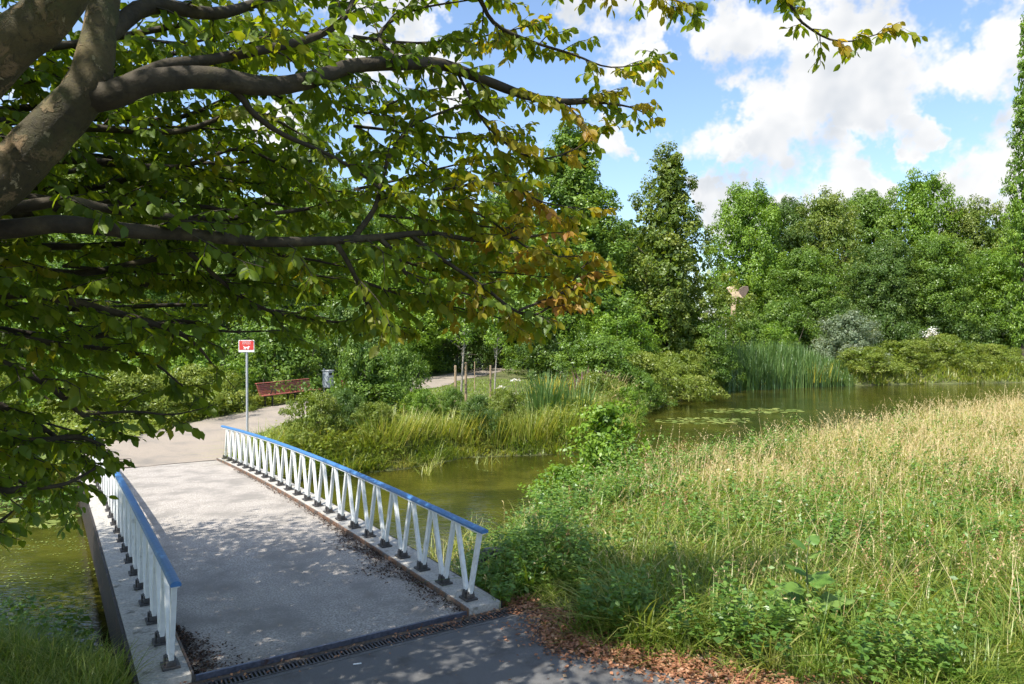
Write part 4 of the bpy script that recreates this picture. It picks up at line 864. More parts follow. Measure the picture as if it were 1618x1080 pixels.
# bank of the point of land across the water
def penins(x, y): return offbridge(x, y) & (y > 17.5) & (x < 13.5) & (x > -9.5 + 0 * y) & ((y > 20) | (x > -8.0))
PM = np.array(smoothline([(a, b_, 0) for a, b_ in PATH_MAIN], [1] * len(PATH_MAIN), 6)[0])
def pathd(x, y):
    best = np.full(np.shape(x), 1e9)
    for q in PM: best = np.minimum(best, np.hypot(x - q[0], y - q[1]))
    return best
x, y = scatter(230000, 18, 48, -0.46, 0.30, 0.6); s_ = sdist(x, y); m1 = penins(x, y) & (s_ > -0.12) & (s_ < 3.4) & (pathd(x, y) > 2.1); x, y, s_ = x[m1], y[m1], s_[m1]
keep = rg.uniform(0, 1, len(x)) < sm(3.4, 1.9, s_ + .6 * snoise(x, y, 1.2, 11)); x, y, s_ = x[keep], y[keep], s_[keep]; n = len(x); print('bank', n)
bn_ = snoise(x, y, 1.3, 12)
hh = rg.uniform(.25, .8, n) * np.clip(.8 + .55 * bn_, .3, 1.6) * sm(3.6, 1.6, s_) + .06
tone = np.clip(.50 + .30 * snoise(x, y, .8, 13) + rg.normal(0, .17, n), 0, 1)
bp = blades(at_ground(x, y), np.clip(hh, .1, 1.2), np.full(n, .026), rg.uniform(-.2, .7, n), rg.uniform(.2, 1.6, n), tone, rg.uniform(0, 6.28, n), 2)
grass_obj('bank_grass', [bp[:3]], 'grass_green', 'tall yellow-green grass along the bank across the water', 'grass')
# leafy herbs on that bank
x, y = scatter(26000, 19, 44, -0.40, 0.28, 1.0); s_ = sdist(x, y); m1 = penins(x, y) & (s_ > .1) & (s_ < 2.6) & (pathd(x, y) > 2.2) & (snoise(x, y, 1.1, 15) > .05); x, y = x[m1], y[m1]; n = len(x)
k = np.repeat(np.arange(n), 10); P = at_ground(x, y, 0.0)[k]; P[:, 2] += rg.uniform(.1, .8, len(k)) * np.clip(.6 + .5 * snoise(x, y, 1.2, 16), .2, 1.3)[k]; P[:, :2] += rg.normal(size=(len(k), 2)) * .10
Xw, Yw, Zw = frames(rg.normal(size=(len(k), 3)) * [1, 1, .5], rg.normal(size=(len(k), 3)) * .5 + [0, 0, 1])
hb = leaves_mesh(P, Xw, Yw, Zw, rg.uniform(.07, .14, len(k)), np.clip(rg.normal(.55, .25, len(k)), 0, 1), RH_V, RH_F)
grass_obj('bank_herbs', [hb], 'crown_lime', 'leafy waterside herbs on the bank across the water', 'weeds')
# lawn between bank and path
x, y = scatter(50000, 19, 46, -0.42, 0.12, 0.8); s_ = sdist(x, y); m1 = penins(x, y) & (s_ > 1.6) & (pathd(x, y) > 1.45); x, y = x[m1], y[m1]; n = len(x)
bw = blades(at_ground(x, y, -.01), rg.uniform(.05, .14, n), np.full(n, .035), rg.uniform(0, .8, n), rg.uniform(.2, 1, n), np.clip(.25 + .1 * snoise(x, y, .6, 17) + rg.normal(0, .1, n), 0, 1), rg.uniform(0, 6.28, n), 2)
grass_obj('lawn_grass', [bw[:3]], 'grass_green', 'short green lawn beside the winding path', 'grass')
# ground cover behind the path on the left
x, y = scatter(46000, 17, 36, -0.80, -0.26, 1.0); pd = pathd(x, y); m1 = (sdist(x, y) > .0) & (x < -8.8) & offbridge(x, y) & (pd > 1.75) & ~((np.abs(y - (18.6 + .12 * (x + 20) + .04 * np.maximum(0, x + 14) ** 2)) < 1.5) & (x < -11)); x, y = x[m1], y[m1]; n = len(x)
k = np.repeat(np.arange(n), 3); P = at_ground(x, y, 0.0)[k]; P[:, 2] += rg.uniform(.02, .5, len(k)) * (.65 + .35 * snoise(x, y, 1.0, 18))[k]; P[:, :2] += rg.normal(size=(len(k), 2)) * .12
Xw, Yw, Zw = frames(rg.normal(size=(len(k), 3)) * [1, 1, .4], rg.normal(size=(len(k), 3)) * .4 + [0, -.2, 1])
gc = leaves_mesh(P, Xw, Yw, Zw, rg.uniform(.07, .15, len(k)), np.clip(rg.normal(.5, .25, len(k)), 0, 1), RH_V * [1, 1.2, 1], RH_F)
grass_obj('ground_cover', [gc], 'crown_lime', 'yellow-green ground cover along the path under the hedge', 'ground cover')
# reeds and grass on the far shore
def shore(n, x0, x1, s0, s1):
    x = rg.uniform(x0, x1, n * 4); y = rg.uniform(42, 66, n * 4); s_ = sdist(x, y); m1 = (s_ > s0) & (s_ < s1) & (y > 44 + .1 * x) & (y > 0.9 * x + 20); return x[m1][:n], y[m1][:n]
x, y = shore(6500, 14.0, 25.0, -0.5, 2.6); n = len(x); x1_ = x
hr = rg.uniform(1.5, 2.75, n) * sm(13.6, 15.5, x) * (1 - .55 * sm(20.5, 25, x)); P = at_ground(x, y)
br_ = blades(P, np.clip(hr, .5, 3), np.full(n, .065), rg.uniform(0, .12, n), rg.uniform(0, .35, n), np.clip(rg.normal(.45, .22, n), 0, 1), rg.uniform(0, 6.28, n))
grass_obj('reed_bed', [br_[:3]], 'reed_blade', 'tall blue-green reeds at the far shore of the pond', 'reeds')
x, y = shore(30000, 12.0, 48.0, -0.1, 8.0); n = len(x)
bs = blades(at_ground(x, y), rg.uniform(.3, .9, n), np.full(n, .07), rg.uniform(0, .5, n), rg.uniform(.2, 1, n), np.clip(rg.normal(.45, .2, n), 0, 1), rg.uniform(0, 6.28, n), 2)
grass_obj('bank_grass', [bs[:3]], 'grass_green', 'bright grass along the far bank between reeds and brambles', 'grass')

# low bushes and herbs that break the line of the bank
for a, u, dd, sx_, sz_, lab in (('shrub_lime', 590, 21.8, .30, .42, 'low pale bush at the waterline right of the railing'), ('shrub_b', 668, 24.2, .30, .42, 'small bright bush on the bank below the rounded shrub'),
        ('shrub_a', 712, 24.6, .26, .40, 'small green bush on the bank below the stakes'), ('shrub_lime', 800, 24.8, .32, .48, 'pale bush on the bank left of the iris clumps'),
        ('shrub_b', 990, 30.5, .45, .50, 'bright bush at the tip of the bank beyond the young alders'), ('shrub_lime', 945, 29.5, .42, .55, 'pale bush behind the sedge tuft'),
        ('shrub_a', 1010, 35.5, .62, .62, 'green bush on the bank before the yellow-green shrub'), ('shrub_c', 545, 21.9, .34, .5, 'dark bush under the slender sapling'),
        ('shrub_b', 980, 27.6, .22, .34, 'small bush overhanging the water right of the sedge tuft')):
    plant('leafy_shrub', A[a], px(u, dd), dd, lab, 'shrub', sx_, sz_, group='shrubs around the pond')
# floating bits on the water
x = rg.uniform(-13, 4, 26000); y = rg.uniform(7.5, 22, 26000); w_ = snoise(x * .8 + y * .3, y, .9, 41) + .5 * snoise(x, y, 3, 42)
m1 = (sdist(x, y) < -.05) & (w_ > np.where(x < -6, .15, .85)); x, y = x[m1], y[m1]; n = len(x)
Xw, Yw, Zw = frames(rg.normal(size=(n, 3)) * [1, 1, .02], rg.normal(size=(n, 3)) * .04 + [0, 0, 1])
fl_ = leaves_mesh(np.stack([x, y, np.full(n, WATER + .006) + rg.uniform(0, .004, n)], 1), Xw, Yw, Zw, rg.uniform(.02, .06, n), np.clip(rg.normal(.5, .3, n), 0, 1), RH_V * [1, 1.2, .1], RH_F)
grass_obj('floating_weed', [fl_], 'lily_leaf', 'specks of yellow-green weed floating on the water by the bridge', 'water weed')

# iris clump with sword leaves on the bank
def blade_plant(name, u, d, n, h0, h1, w, spread, mat, label, cat, lean=.16, seed=1, tint=(.4, .22)):
    q = np.random.default_rng(seed); x0, y0 = px(u, d), d
    e = tag(empty(name, (x0, y0, float(gz(x0, y0)))), label, cat)
    x = q.normal(size=n) * spread; y = q.normal(size=n) * spread * .6; P = np.stack([x, y, np.full(n, -.05)], 1)
    az = np.arctan2(y, x) + q.normal(0, .5, n)
    b_ = blades(P, q.uniform(h0, h1, n), np.full(n, w), q.uniform(0, lean, n), q.uniform(0, .3, n), np.clip(q.normal(tint[0], tint[1], n), 0, 1), az, 4)
    kind(obj('foliage', fastmesh('foliage', *b_[:2], mat, b_[2]), e), 'stuff'); return e
blade_plant('iris_clump', 862, 25.6, 170, 1.3, 2.0, .055, .36, 'reed_blade', 'upright clump of blue-green iris leaves on the bank', 'plant', seed=2)
blade_plant('iris_clump', 912, 26.6, 120, 1.0, 1.7, .05, .4, 'reed_blade', 'second iris clump just right of the upright one', 'plant', seed=3, tint=(.6, .2))
blade_plant('sedge_tuft', 960, 26.4, 160, .7, 1.3, .035, .4, 'grass_green', 'arching yellow-green sedge tuft at the tip of the bank', 'plant', .6, seed=4, tint=(.65, .15))
blade_plant('sedge_tuft', 640, 22.2, 150, .6, 1.1, .03, .4, 'grass_green', 'pale sedge tuft hanging over the water behind the railing', 'plant', .7, seed=5, tint=(.7, .18))
blade_plant('sedge_tuft', 690, 22.9, 150, .5, 1.0, .03, .4, 'grass_green', 'pale sedge tuft left of the dark waterside bush', 'plant', .7, seed=6, tint=(.6, .18))
blade_plant('sedge_tuft', 605, 21.4, 150, .7, 1.25, .032, .42, 'grass_green', 'pale arching sedge at the waterline nearest the railing', 'plant', .6, seed=21, tint=(.55, .2))
blade_plant('sedge_tuft', 720, 23.3, 150, .7, 1.25, .032, .42, 'grass_green', 'yellow sedge tuft below the stakes at the waterline', 'plant', .6, seed=22, tint=(.62, .2))
blade_plant('sedge_tuft', 785, 23.5, 150, .7, 1.25, .032, .42, 'grass_green', 'green sedge tuft between the dark bush and the iris', 'plant', .6, seed=23, tint=(0.55, .15))
blade_plant('sedge_tuft', 840, 23.7, 150, .7, 1.25, .032, .42, 'grass_green', 'sedge tuft at the foot of the upright iris clump', 'plant', .6, seed=24, tint=(0.65, .15))
blade_plant('sedge_tuft', 885, 24.1, 150, .7, 1.25, .032, .42, 'grass_green', 'arching sedge below the second iris clump', 'plant', .6, seed=25, tint=(.45, .2))
blade_plant('loosestrife', 925, 31, 120, .9, 1.7, .04, .5, 'flower_purple', 'dull purple flower spikes behind the iris clumps', 'plant', .12, seed=7, tint=(.5, .3))
blade_plant('goldenrod', 875, 30, 110, .9, 1.5, .045, .45, 'flower_yellow', 'yellow-green goldenrod behind the upright iris clump', 'plant', .2, seed=8, tint=(.3, .3))
blade_plant('goldenrod', 1275, 52.6, 110, 1.0, 1.6, .07, .8, 'flower_yellow', 'orange-yellow flowers beside the reeds on the far bank', 'plant', .2, seed=9, tint=(.5, .3))
# white umbel flowers
umbel_me = None
for i, (u, v, dd) in enumerate(((815, 600, 29.5), (792, 612, 29), (811, 622, 28), (797, 633, 27.4), (934, 566, 38), (946, 573, 37.5), (965, 586, 36))):
    p = at(u, v, dd); g0 = float(gz(p[0], p[1])); e = empty('umbel_flower', (p[0], p[1], g0))
    tag(e, ['white umbel flower highest above the bank left of the iris', 'white umbel flower left of the highest one', 'white umbel flower below the highest one', 'white umbel flower lowest on the bank',
            'white umbel flower leftmost under the alders', 'white umbel flower second under the alders', 'white umbel flower rightmost under the alders'][i], 'flower', 'white umbel flowers')
    hgt = max(.5, p[2] - g0); m_ = MB(); m_.cyl((0, 0, -.05), (0, 0, hgt), .012, .008, 5); m_.build('stem', 'stake_wood', e)
    q = np.random.default_rng(70 + i); n = 60; a = q.uniform(0, 6.28, n); rr = .20 * np.sqrt(q.uniform(0, 1, n)); O = np.stack([rr * np.cos(a), rr * np.sin(a), hgt + .05 - rr * .3 + q.normal(0, .02, n)], 1)
    Xw, Yw, Zw = frames(q.normal(size=(n, 3)) * [1, 1, .3], q.normal(size=(n, 3)) * .3 + [0, 0, 1])
    vv = leaves_mesh(O, Xw, Yw, Zw, np.full(n, .07), q.uniform(0, 1, n), RH_V * [1, 1.5, 1], RH_F); obj('flower_head', fastmesh('flower_head', *vv[:2], 'flower_white', vv[2]), e)

# water lilies
PAD_V = np.array([(0, 0, 0)] + [(math.cos(a), math.sin(a), .02 * math.sin(3 * a)) for a in np.linspace(.25, 2 * math.pi - .1, 11)]); PAD_F = np.array([(0, i, i + 1) for i in range(1, 11)])
def lily(u0, u1, d0, d1, n, size, label, seed, mat='lily_leaf'):
    q = np.random.default_rng(seed); xm, ym = px((u0 + u1) / 2, (d0 + d1) / 2), (d0 + d1) / 2
    e = tag(empty('water_lily', (xm, ym, WATER)), label, 'water lily', 'water lily patches')
    pads = [fastmesh('pad', PAD_V, PAD_F, mat, np.full(len(PAD_F), t)) for t in (.1, .35, .6, .85)]
    done = []; tries = 0
    while len(done) < n and tries < n * 40:
        tries += 1; d = q.uniform(d0, d1); a = q.uniform(0, 1); x = px(u0 + (u1 - u0) * a, d); s = size * q.uniform(.6, 1.25)
        if ((a - .5) / .52) ** 2 + ((d - ym) / (d1 - d0) * 2) ** 2 > 1: continue
        if sdist(x, d) > -.1 or any(math.hypot(x - X_, d - Y_) < (s + S_) * .82 for X_, Y_, S_ in done): continue
        done.append((x, d, s)); o = obj('pad', pads[q.integers(4)], e); o.location = (x - xm, d - ym, .006 + .004 * (len(done) % 5)); o.scale = (s, s, s); o.rotation_euler = (q.normal() * .04, q.normal() * .04, q.uniform(0, 6.28))
lily(1035, 1190, 30.9, 33.2, 80, .15, 'nearer patch of flat round lily pads on the pond', 1)
lily(1105, 1270, 35.0, 37.3, 90, .16, 'farther patch of flat round lily pads on the pond', 2)
lily(-60, 130, 14.4, 16.2, 34, .13, 'yellow-green lily pads beside the left side of the bridge', 3)
x = rg.uniform(-12.5, -4.2, 5000); y = rg.uniform(7.4, 16.5, 5000); s_ = sdist(x, y); m1 = (s_ > -1.1) & (s_ < .25) & offbridge(x, y) & (snoise(x, y, 1.2, 61) > -.2) & (bst(x, y)[1] < -BW - .45); x, y = x[m1], y[m1]; n = len(x)
k = np.repeat(np.arange(n), 9); P = np.stack([x, y, np.maximum(gz(x, y), WATER)], 1)[k]; P[:, 2] += rg.uniform(.02, .45, len(k)); P[:, :2] += rg.normal(size=(len(k), 2)) * .07
Xw, Yw, Zw = frames(rg.normal(size=(len(k), 3)) * [1, 1, .4], rg.normal(size=(len(k), 3)) * .5 + [0, 0, 1])
dw = leaves_mesh(P, Xw, Yw, Zw, rg.uniform(.05, .11, len(k)), np.clip(rg.normal(.4, .25, len(k)), 0, 1), RH_V, RH_F)
grass_obj('ditch_weeds', [dw], 'weed_leaf', 'weedy growth choking the water margins left of the bridge', 'weeds')
x = rg.uniform(-2.5, 4, 2600); y = rg.uniform(9.5, 21.5, 2600); s_ = sdist(x, y); m1 = (s_ < .1) & (s_ > -1.5) & offbridge(x, y) & (snoise(x, y, 1.5, 62) > .1); x, y = x[m1], y[m1]; n = len(x); k = np.repeat(np.arange(n), 5)
P = np.stack([x[k] + rg.normal(size=len(k)) * .05, y[k] + rg.normal(size=len(k)) * .05, np.full(len(k), WATER - .05)], 1)
eb = blades(P, rg.uniform(.2, .75, len(k)), np.full(len(k), .016), rg.uniform(0, .6, len(k)), rg.uniform(.1, 1.4, len(k)), np.clip(rg.normal(.6, .2, len(k)), 0, 1), rg.uniform(0, 6.28, len(k)), 2)
grass_obj('water_grass', [eb[:3]], 'grass_green', 'thin grasses standing in the water right of the bridge', 'grass')
# big butterbur-like leaves standing at the water left of the bridge
def leafy_stand(name, x0, y0, n, spread, h, size, mat, label, seed, cat='plant'):
    q = np.random.default_rng(seed); e = tag(empty(name, (x0, y0, float(gz(x0, y0)))), label, cat); z0 = float(gz(x0, y0))
    b_ = Bag(); me_ = [fastmesh('leaf', PAD_V * [1, 1, 4] , PAD_F, mat, np.full(len(PAD_F), t)) for t in (.15, .4, .65, .9)]
    for i in range(n):
        x, y = q.normal(size=2) * spread; hz = max(h * q.uniform(.5, 1.1), float(gz(x0 + x, y0 + y)) - z0 + .1); s = size * q.uniform(.6, 1.2)
        o = obj('leaf', me_[q.integers(4)], e); o.location = (x, y, hz); o.scale = (s, s, s); o.rotation_euler = (q.normal() * .35 + .2, q.normal() * .35, q.uniform(0, 6.28))
        b_.add(*tube([(x * .7, y * .7, -.2), (x, y, hz)], [.008, .006], 4))
    obj('stem', b_.mesh('stem', 'stake_wood'), e)
leafy_stand('butterbur', -11.6, 17.3, 42, .55, .45, .20, 'lily_leaf', 'bright round-leaved plant on the bank left of the bridge', 1)
leafy_stand('butterbur', -12.8, 17.0, 46, .7, .6, .20, 'lily_leaf', 'round-leaved plant at the far left bank under the branches', 2)
leafy_stand('butterbur', -14.6, 17.0, 46, .8, .6, .22, 'lily_leaf', 'round-leaved plant at the left edge of the pond bank', 3)

# tall coarse plant with big lobed leaves in front of the meadow
bx, by = px(1278, 7.5), 7.5
bp_ = tag(empty('burdock', (bx, by, float(gz(bx, by)))), 'tall burdock with big ragged leaves in front of the meadow', 'plant')
m_ = MB(); 
V_, F_ = tube([(0, 0, -.05), (.01, .0, .35), (-.01, .01, .7), (.02, 0, 1.0)], [.014, .012, .009, .004], 6); m_.raw(V_, F_); m_.build('stem', 'green_stem', bp_)
q = np.random.default_rng(5)
def lobed(seed):
    r = np.random.default_rng(seed); k = 7; V_ = [(i / k, 0, -.10 * (i / k) ** 2 + .02) for i in range(k + 1)]; w = [0.05, .34, .42, .36, .38, .25, .16, 0]
    for sgn in (1, -1): V_ += [(i / k + .03 * r.normal(), sgn * w[i] * r.uniform(.8, 1.15), .07 * w[i] + .03 * r.normal() - .12 * (i / k) ** 2) for i in range(k + 1)]
    F_ = []
    for i in range(k): F_ += [(i, i + 1, k + 2 + i), (i, k + 1 + i, k + 2 + i)] and [(k + 1 + i, i, i + 1), (k + 1 + i, i + 1, k + 2 + i), (i, 2 * k + 2 + i, 2 * k + 3 + i), (i, 2 * k + 3 + i, i + 1)]
    return np.array(V_), np.array(F_)
LB = [fastmesh('leaf', *lobed(s), 'weed_leaf', np.full(28, t), smooth=True) for s, t in ((1, .15), (2, .35), (3, .6), (4, .8))]
for i, (a, z, s, tl) in enumerate(((3.3, .10, .40, .1), (2.6, .16, .34, .3), (0.3, .14, .38, .1), (-.3, .20, .34, .3), (4.6, .06, .36, .0), (5.4, .1, .3, .2), (3.0, .36, .24, .3), (.5, .45, .25, .4), (2.2, .55, .2, .4), (5.6, .5, .2, .3), (3.6, .70, .19, .5), (.2, .78, .15, .5), (2.9, .9, .14, .7), (.4, .97, .12, .5))):
    o = obj('leaf', LB[i % 4], bp_); s *= 1.3; o.location = (.02 * math.cos(a), .02 * math.sin(a), z * .82 + .12); o.scale = (s, s, s); o.rotation_euler = (q.normal() * .25, -tl, a)

# ------------------------------------------------------------------ leaf litter
def litter(name, x, y, size, mat, label, z=None, seed=1):
    q = np.random.default_rng(seed); n = len(x); zz = (gz(x, y) if z is None else z) + q.uniform(.004, .035, n)
    Xw, Yw, Zw = frames(q.normal(size=(n, 3)) * [1, 1, .25], q.normal(size=(n, 3)) * .35 + [0, 0, 1])
    vv = leaves_mesh(np.stack([x, y, zz], 1), Xw, Yw, Zw, size * q.uniform(.6, 1.3, n), np.clip(q.normal(.5, .25, n), 0, 1), RH_V, RH_F)
    o = obj(name, fastmesh(name, *vv[:2], mat, vv[2])); kind(o, 'stuff'); tag(o, label, 'leaves'); return o
EX = [(-0.25, 7.95)] + [tuple(e_) for e_ in EDGE]
x, y = [], []
for a, b_ in zip(EX, EX[1:]):
    a, b_ = np.array(a), np.array(b_); L = np.hypot(*(b_ - a)); k = int(L * 1700); t = rg.uniform(0, 1, k); nrm = np.array([-(b_ - a)[1], (b_ - a)[0]]) / L
    w = np.where(rg.uniform(0, 1, k) < .8, rg.normal(.12, .15, k), rg.normal(.35, .4, k)); p = a + (b_ - a) * t[:, None] + nrm * w[:, None]; x.append(p[:, 0]); y.append(p[:, 1])
x, y = np.concatenate(x), np.concatenate(y); m1 = offbridge(x, y) & (x < 6); x, y = x[m1], y[m1]
litter('leaf_litter', x, y, .045, 'dead_leaf', 'rust-brown fallen leaves along the meadow edge of the path', np.maximum(gz(x, y), -.082) + 0.0, 2)
n = 6500; s_ = rg.uniform(-.15, 11, n); keep = rg.uniform(0, 1, n) < np.clip((.15 + .85 * np.exp(-((s_ - 1.9) / 1.7) ** 2)), 0, 1); s_ = s_[keep]
t_ = -.175 - np.abs(rg.normal(0, 1, len(s_))) * (.05 + .24 * np.exp(-((s_ - 1.8) / 1.5) ** 2) * (.6 + .4 * np.sin(s_ * 5)))
pp = BO + BD * s_[:, None] + BN * t_[:, None]
litter('leaf_litter', pp[:, 0], pp[:, 1], .032, 'dark_debris', 'dark rotting leaf debris along the right kerb of the bridge deck', bz(s_) - .05, 3)
n = 1500; s_ = rg.uniform(-.2, 1.1, n); t_ = -BW + .16 + np.abs(rg.normal(0, .16, n)) * sm(1.2, .2, s_); pp = BO + BD * s_[:, None] + BN * t_[:, None]
litter('leaf_litter', pp[:, 0], pp[:, 1], .03, 'dark_debris', 'dark leaf debris at the foot of the left railing', bz(s_) - .05, 4)
n = 700; s_ = rg.uniform(-.5, -.28, n); t_ = rg.uniform(-BW - .3, .3, n); pp = BO + BD * s_[:, None] + BN * t_[:, None]; keep = rg.uniform(0, 1, n) < np.clip(.15 + .85 * sm(-1.4, 0, t_) + .4 * sm(-2.7, -3.1, t_), 0, 1)
litter('leaf_litter', pp[keep, 0], pp[keep, 1], .035, 'dead_leaf', 'scattered brown leaves lying on the drain grate', np.full(keep.sum(), -.078), 5)
n = 420; x = rg.uniform(-8, 3, n); y = rg.uniform(3.5, 8, n); m1 = inpoly(x, y, ASPH); litter('leaf_litter', x[m1], y[m1], .03, 'dead_leaf', 'few loose leaves scattered over the near asphalt', np.full(m1.sum(), -.083), 6)

# ------------------------------------------------------------------ dog sign
sx, sy = px(390, 23.0), 23.0
sg = tag(empty('dog_sign', (sx, sy, float(gz(sx, sy))), rz=0.12), 'red and white dog sign on a grey pole beyond the bridge', 'sign')
zt = CH + (HZ - 537) / F * 23.0 - sg.location.z
m_ = MB(); m_.cyl((0, 0, -.3), (0, 0, zt - .05), .038, .038, 12); m_.build('pole', 'galvanised', sg, True)
m_ = MB(); m_.box((0, -.055, zt - .19), (.48, .012, .38), None, .004); pn = m_.build('panel', 'sign_white', sg)
m_ = MB(); m_.box((0, -.0635, zt - .165), (.435, .005, .285)); m_.build('red_field', 'sign_red', pn)
for k_ in (-.08, .08):
    m_ = MB(); m_.box((0, -.02, zt - .19 + k_), (.09, .075, .03)); m_.build('clamp', 'galvanised', sg)
def text(s, size, x, z, mat, parent, name='lettering'):
    c_ = bpy.data.curves.new(name, 'FONT'); c_.body = s; c_.size = size; c_.align_x = 'CENTER'; c_.extrude = .0015
    o = bpy.data.objects.new(name, c_); C.objects.link(o); dg = bpy.context.evaluated_depsgraph_get(); me_ = bpy.data.meshes.new_from_object(o.evaluated_get(dg)); bpy.data.objects.remove(o)
    me_.materials.clear(); me_.materials.append(M[mat]); t_ = obj(name, me_, parent); t_.location = (x, -.0675, z); t_.rotation_euler = (math.pi / 2, 0, 0); return t_
text('VERBODEN', .05, 0, zt - .08, 'sign_white', pn); text('voor honden', .05, 0, zt - .13, 'sign_white', pn)
dog = [(-.10, .0), (-.085, .0), (-.07, .035), (-.05, .045), (-.05, .0), (-.03, .0), (-.02, .05), (.035, .05), (.03, .0), (.05, .0), (.06, .045), (.07, .0), (.09, .0), (.085, .075), (.12, .085), (.125, .11), (.095, .125), (.085, .14), (.07, .12), (.04, .10), (-.05, .095), (-.08, .12), (-.115, .135), (-.12, .12), (-.09, .09), (-.085, .05)]
m_ = MB(); m_.prism([(x_ * .85, z_ * .85) for x_, z_ in dog], .003, Matrix.Translation((0, -.066, zt - .295)) @ Matrix.Rotation(math.pi / 2, 4, 'X')); m_.build('dog_pictogram', 'sign_white', pn)

# ------------------------------------------------------------------ benches
def bench(x, y, ang, length, label):
    e = tag(empty('park_bench', (x, y, float(gz(x, y))), rz=ang), label, 'bench', 'red slatted benches along the path')
    for i in range(5):
        m_ = MB(); m_.box((0, -.20 + i * .105, .43 + .012 * abs(i - 3)), (length, .09, .035), None, .008); m_.build('seat_slat', 'red_wood', e)
    for i in range(6):
        z = .50 + i * .066; yy = .27 + i * .024
        m_ = MB(); m_.box((0, yy, z), (length, .03, .05), Matrix.Rotation(-.35, 3, 'X'), .006); m_.build('back_slat', 'red_wood', e)
    m_ = MB(); m_.box((0, .425, .905), (length, .11, .035), None, .008); m_.build('top_rail', 'red_wood', e)
    for xx in (-length * .42, length * .0, length * .42):
        m_ = MB()
        m_.box((xx, -.16, .2), (.05, .05, .44)).box((xx, .2, .2), (.05, .05, .44)).box((xx, .02, .40), (.05, .48, .03)).box((xx, .36, .66), (.04, .03, .52), Matrix.Rotation(-.35, 3, 'X'))
        m_.build('leg', 'black_metal', e)
    for xx in (-length * .36, length * .04):
        m_ = MB(); m_.box((xx, .06, .66), (.06, .42, .03)).box((xx, -.14, .55), (.03, .03, .24)).box((xx, .05, .55), (.03, .03, .28), Matrix.Rotation(.4, 3, 'X')); m_.build('armrest', 'black_metal', e)
    return e
b0 = np.array([-9.8, 28.7]); b1_ = np.array([-8.55, 31.9]); bc = (b0 + b1_) / 2; ba = math.atan2(*(b1_ - b0)[::-1])
bench(bc[0], bc[1], ba, 3.35, 'red slatted bench left of the bin, nearest the bridge')
bench(bc[0] + 2.0, bc[1] + 4.6, ba - .03, 2.4, 'red slatted bench mostly hidden behind the slender sapling')
# litter bin between the benches
bx_, by_ = px(518, 33.2), 33.2
lb = tag(empty('litter_bin', (bx_, by_, float(gz(bx_, by_))), rz=ba), 'grey metal litter bin on a post beside the red bench', 'bin')
m_ = MB(); m_.box((0, 0, .85), (.40, .34, .75), None, .03); m_.build('body', 'bin_grey', lb)
m_ = MB(); m_.box((0, 0, 1.25), (.44, .38, .05), None, .015); m_.build('lid', 'galvanised', lb)
m_ = MB(); m_.box((0, -.175, 1.10), (.30, .012, .10)); m_.build('opening', 'black_metal', lb)
m_ = MB(); m_.cyl((0, .22, -.2), (0, .22, 1.35), .03, .03, 10); m_.build('post', 'galvanised', lb)

# ------------------------------------------------------------------ tree stakes
def stake(u, d, vt, label, rad=.055):
    x, y = px(u, d), d; g0 = float(gz(x, y)); h = CH + (HZ - vt) / F * d - g0
    m_ = MB(); m_.cyl((0, 0, -.3), (0, 0, h - .03), rad, rad * .95, 10).cyl((0, 0, h - .03), (0, 0, h), rad * .95, rad * .6, 10)
    o = m_.build('tree_stake', 'stake_wood'); o.location = (x, y, g0); tag(o, label, 'stake', 'stakes supporting young trees'); return o
stake(719.5, 30.2, 577, 'shorter round wooden stake left of the young tree')
stake(736, 31.0, 572, 'taller round wooden stake right of the young tree')
stake(775, 32.6, 577, 'pale wooden stake beside the second young tree', .045)
stake(750, 37, 571, 'thin stake behind the taller wooden stake', .025)
# grey log lying at the water behind the last railing strut
p = at(774, 873, 9.6); g0 = float(gz(p[0], p[1]))
lg = tag(empty('fallen_log', (p[0], p[1], p[2] - .02), rz=.25), 'grey weathered log at the water behind the near railing end', 'log')
V_, F_ = tube(*smoothline([(-.16, 0, -.10), (-.05, 0, .0), (.1, 0, .02), (.22, 0, .05)], [.06, .075, .065, .012], 4), 10, .06, r5); obj('trunk', fastmesh('trunk', V_, F_, 'grey_log', smooth=True), lg)
V_, F_ = tube(*smoothline([(-.14, 0, -.22), (-.12, 0, -.05), (-.17, 0, .06), (-.25, 0, .05)], [.03, .03, .03, .02], 4), 8, .05, r5); obj('branch_stub', fastmesh('branch_stub', V_, F_, 'pale_bark', smooth=True), lg)
# small white scrap beside the drain
p = np.array([px(563, 6.72), 6.72]); m_ = MB(); m_.box((p[0], p[1], -.076), (.075, .018, .004), Matrix.Rotation(.3, 3, 'Z')); tag(m_.build('paper_scrap', 'litter_paper'), 'small white paper scrap on the asphalt beside the drain', 'litter')

# ------------------------------------------------------------------ things on the far bank
d = 64; wx, wy = px(1160, d), d
wsx = tag(empty('wooden_sculpture', (wx, wy, float(gz(wx, wy)))), 'pale tan forked wooden shape rising above the far shrubs', 'sculpture')
zz = lambda v: CH + (HZ - v) / F * d - float(gz(wx, wy)); xx = lambda u: px(u, d) - wx
def slab(pts, th, mat, name, y0=0):
    m_ = MB(); m_.prism([(xx(u), zz(v)) for u, v in pts], th, Matrix.Translation((0, y0 + th / 2, 0)) @ Matrix.Rotation(math.pi / 2, 4, 'X')); bmesh.ops.bevel(m_.bm, geom=m_.bm.edges[:], offset=.04, segments=1, affect='EDGES'); m_.build(name, mat, wsx)
slab([(1148, 455), (1153, 452), (1161, 453), (1165, 462), (1172, 470), (1174, 474), (1166, 468), (1163, 468), (1160, 482), (1160, 540), (1155, 540), (1156, 478), (1155, 464), (1151, 463)], .5, 'tan_wood', 'stem')
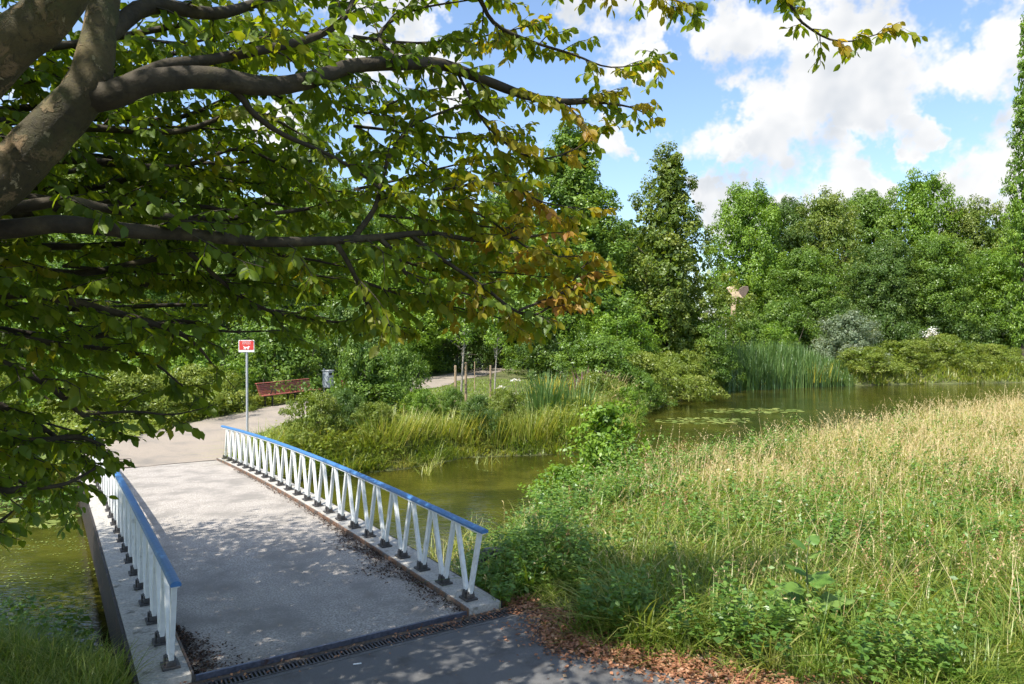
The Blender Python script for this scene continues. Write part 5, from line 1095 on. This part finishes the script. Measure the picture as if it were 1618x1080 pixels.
slab([(1168, 466), (1171, 455), (1177, 451), (1184, 452), (1185, 458), (1180, 466), (1176, 474), (1175, 540), (1172, 540), (1172, 474)], .4, 'brown_wood', 'dark_slab', .5)
d = 61; fx, fy = px(1150, d), d
fc = tag(empty('post_fence', (fx, fy, float(gz(fx, fy)))), 'row of pale fence posts glimpsed between far shrubs', 'fence')
for u, w_, v in ((1136, .10, 514), (1147, .10, 508), (1158, .12, 505), (1159, .28, 523)):
    h = CH + (HZ - v) / F * d - fc.location.z; m_ = MB(); m_.box((px(u, d) - fx, .15 if w_ > .2 else 0, h / 2 - .1), (w_, .1, h + .2), None, .01); m_.build('post', 'stone' if w_ > .2 else 'render_white', fc)
m_ = MB(); m_.box((0, .08, .9), (1.4, .03, .08)); m_.build('rail', 'galvanised', fc)
d = 61.5; qx, qy = px(1472, d), d; g0 = float(gz(qx, qy))
fp = tag(empty('flower_pot', (qx, qy, g0)), 'brown urn of white flowers above the far brambles', 'flower pot')
zt = CH + (HZ - 532) / F * d - g0
m_ = MB(); pr = [(.30, 0), (.34, .5), (.42, zt - .25), (.46, zt - .05), (.46, zt), (.36, zt)]; sg_ = 16
V_ = np.array([(r_ * math.cos(a), r_ * math.sin(a), z_) for r_, z_ in pr for a in np.arange(sg_) * 2 * math.pi / sg_]); F_ = [(i * sg_ + j, i * sg_ + (j + 1) % sg_, (i + 1) * sg_ + (j + 1) % sg_, (i + 1) * sg_ + j) for i in range(len(pr) - 1) for j in range(sg_)]
m_.raw(V_, F_); m_.build('pot', 'stone', fp, True)
q = np.random.default_rng(8); n = 160; O = q.normal(size=(n, 3)) * [.28, .28, .25] + [0, 0, zt + .25]; Xw, Yw, Zw = frames(q.normal(size=(n, 3)), q.normal(size=(n, 3)))
vv = leaves_mesh(O, Xw, Yw, Zw, np.full(n, .16), q.uniform(0, 1, n), RH_V * [1, 1.4, 1], RH_F); obj('flowers', fastmesh('flowers', *vv[:2], 'flower_white', vv[2]), fp)
# white building glimpsed through the branches
d = 130; x0_ = px(438, d); top = CH + (HZ - 220) / F * d
bd = tag(empty('apartment_building', (x0_, d, 0)), 'white flat-roofed apartment block glimpsed beside the pale poplar', 'building')
m_ = MB(); m_.box((0, 6, top / 2 - .5), (5.2, 12, top - 1), None, .05); wl = m_.build('wall', 'render_white', bd)
m_ = MB(); m_.box((0, 6, top - .74), (5.6, 12.5, .5)); rf = m_.build('roof', 'render_white', bd)
for xx_ in (-2.0, 1.2):
    m_ = MB(); m_.cyl((xx_, 1.5, top - .5), (xx_, 1.5, top + .8), .28, .28, 8).cyl((xx_, 1.5, top + .8), (xx_, 1.5, top + 1.1), .5, .5, 8); m_.build('roof_vent', 'dark_steel', rf)
wm = MB().box((0, 0, 0), (1.6, .1, 1.5)).mesh('window', 'window_glass'); 
for fl in range(10):
    for c_ in range(2):
        o = obj('window', wm, bd); o.location = (-1.2 + c_ * 2.4, -.03, top - 5.0 - fl * 3)
tot = sum(len(o.data.loop_triangles) if o.type == 'MESH' and (o.data.calc_loop_triangles() or True) else 0 for o in {ob.data.name: ob for ob in sc.objects if ob.type == 'MESH'}.values())
print('triangles', tot)
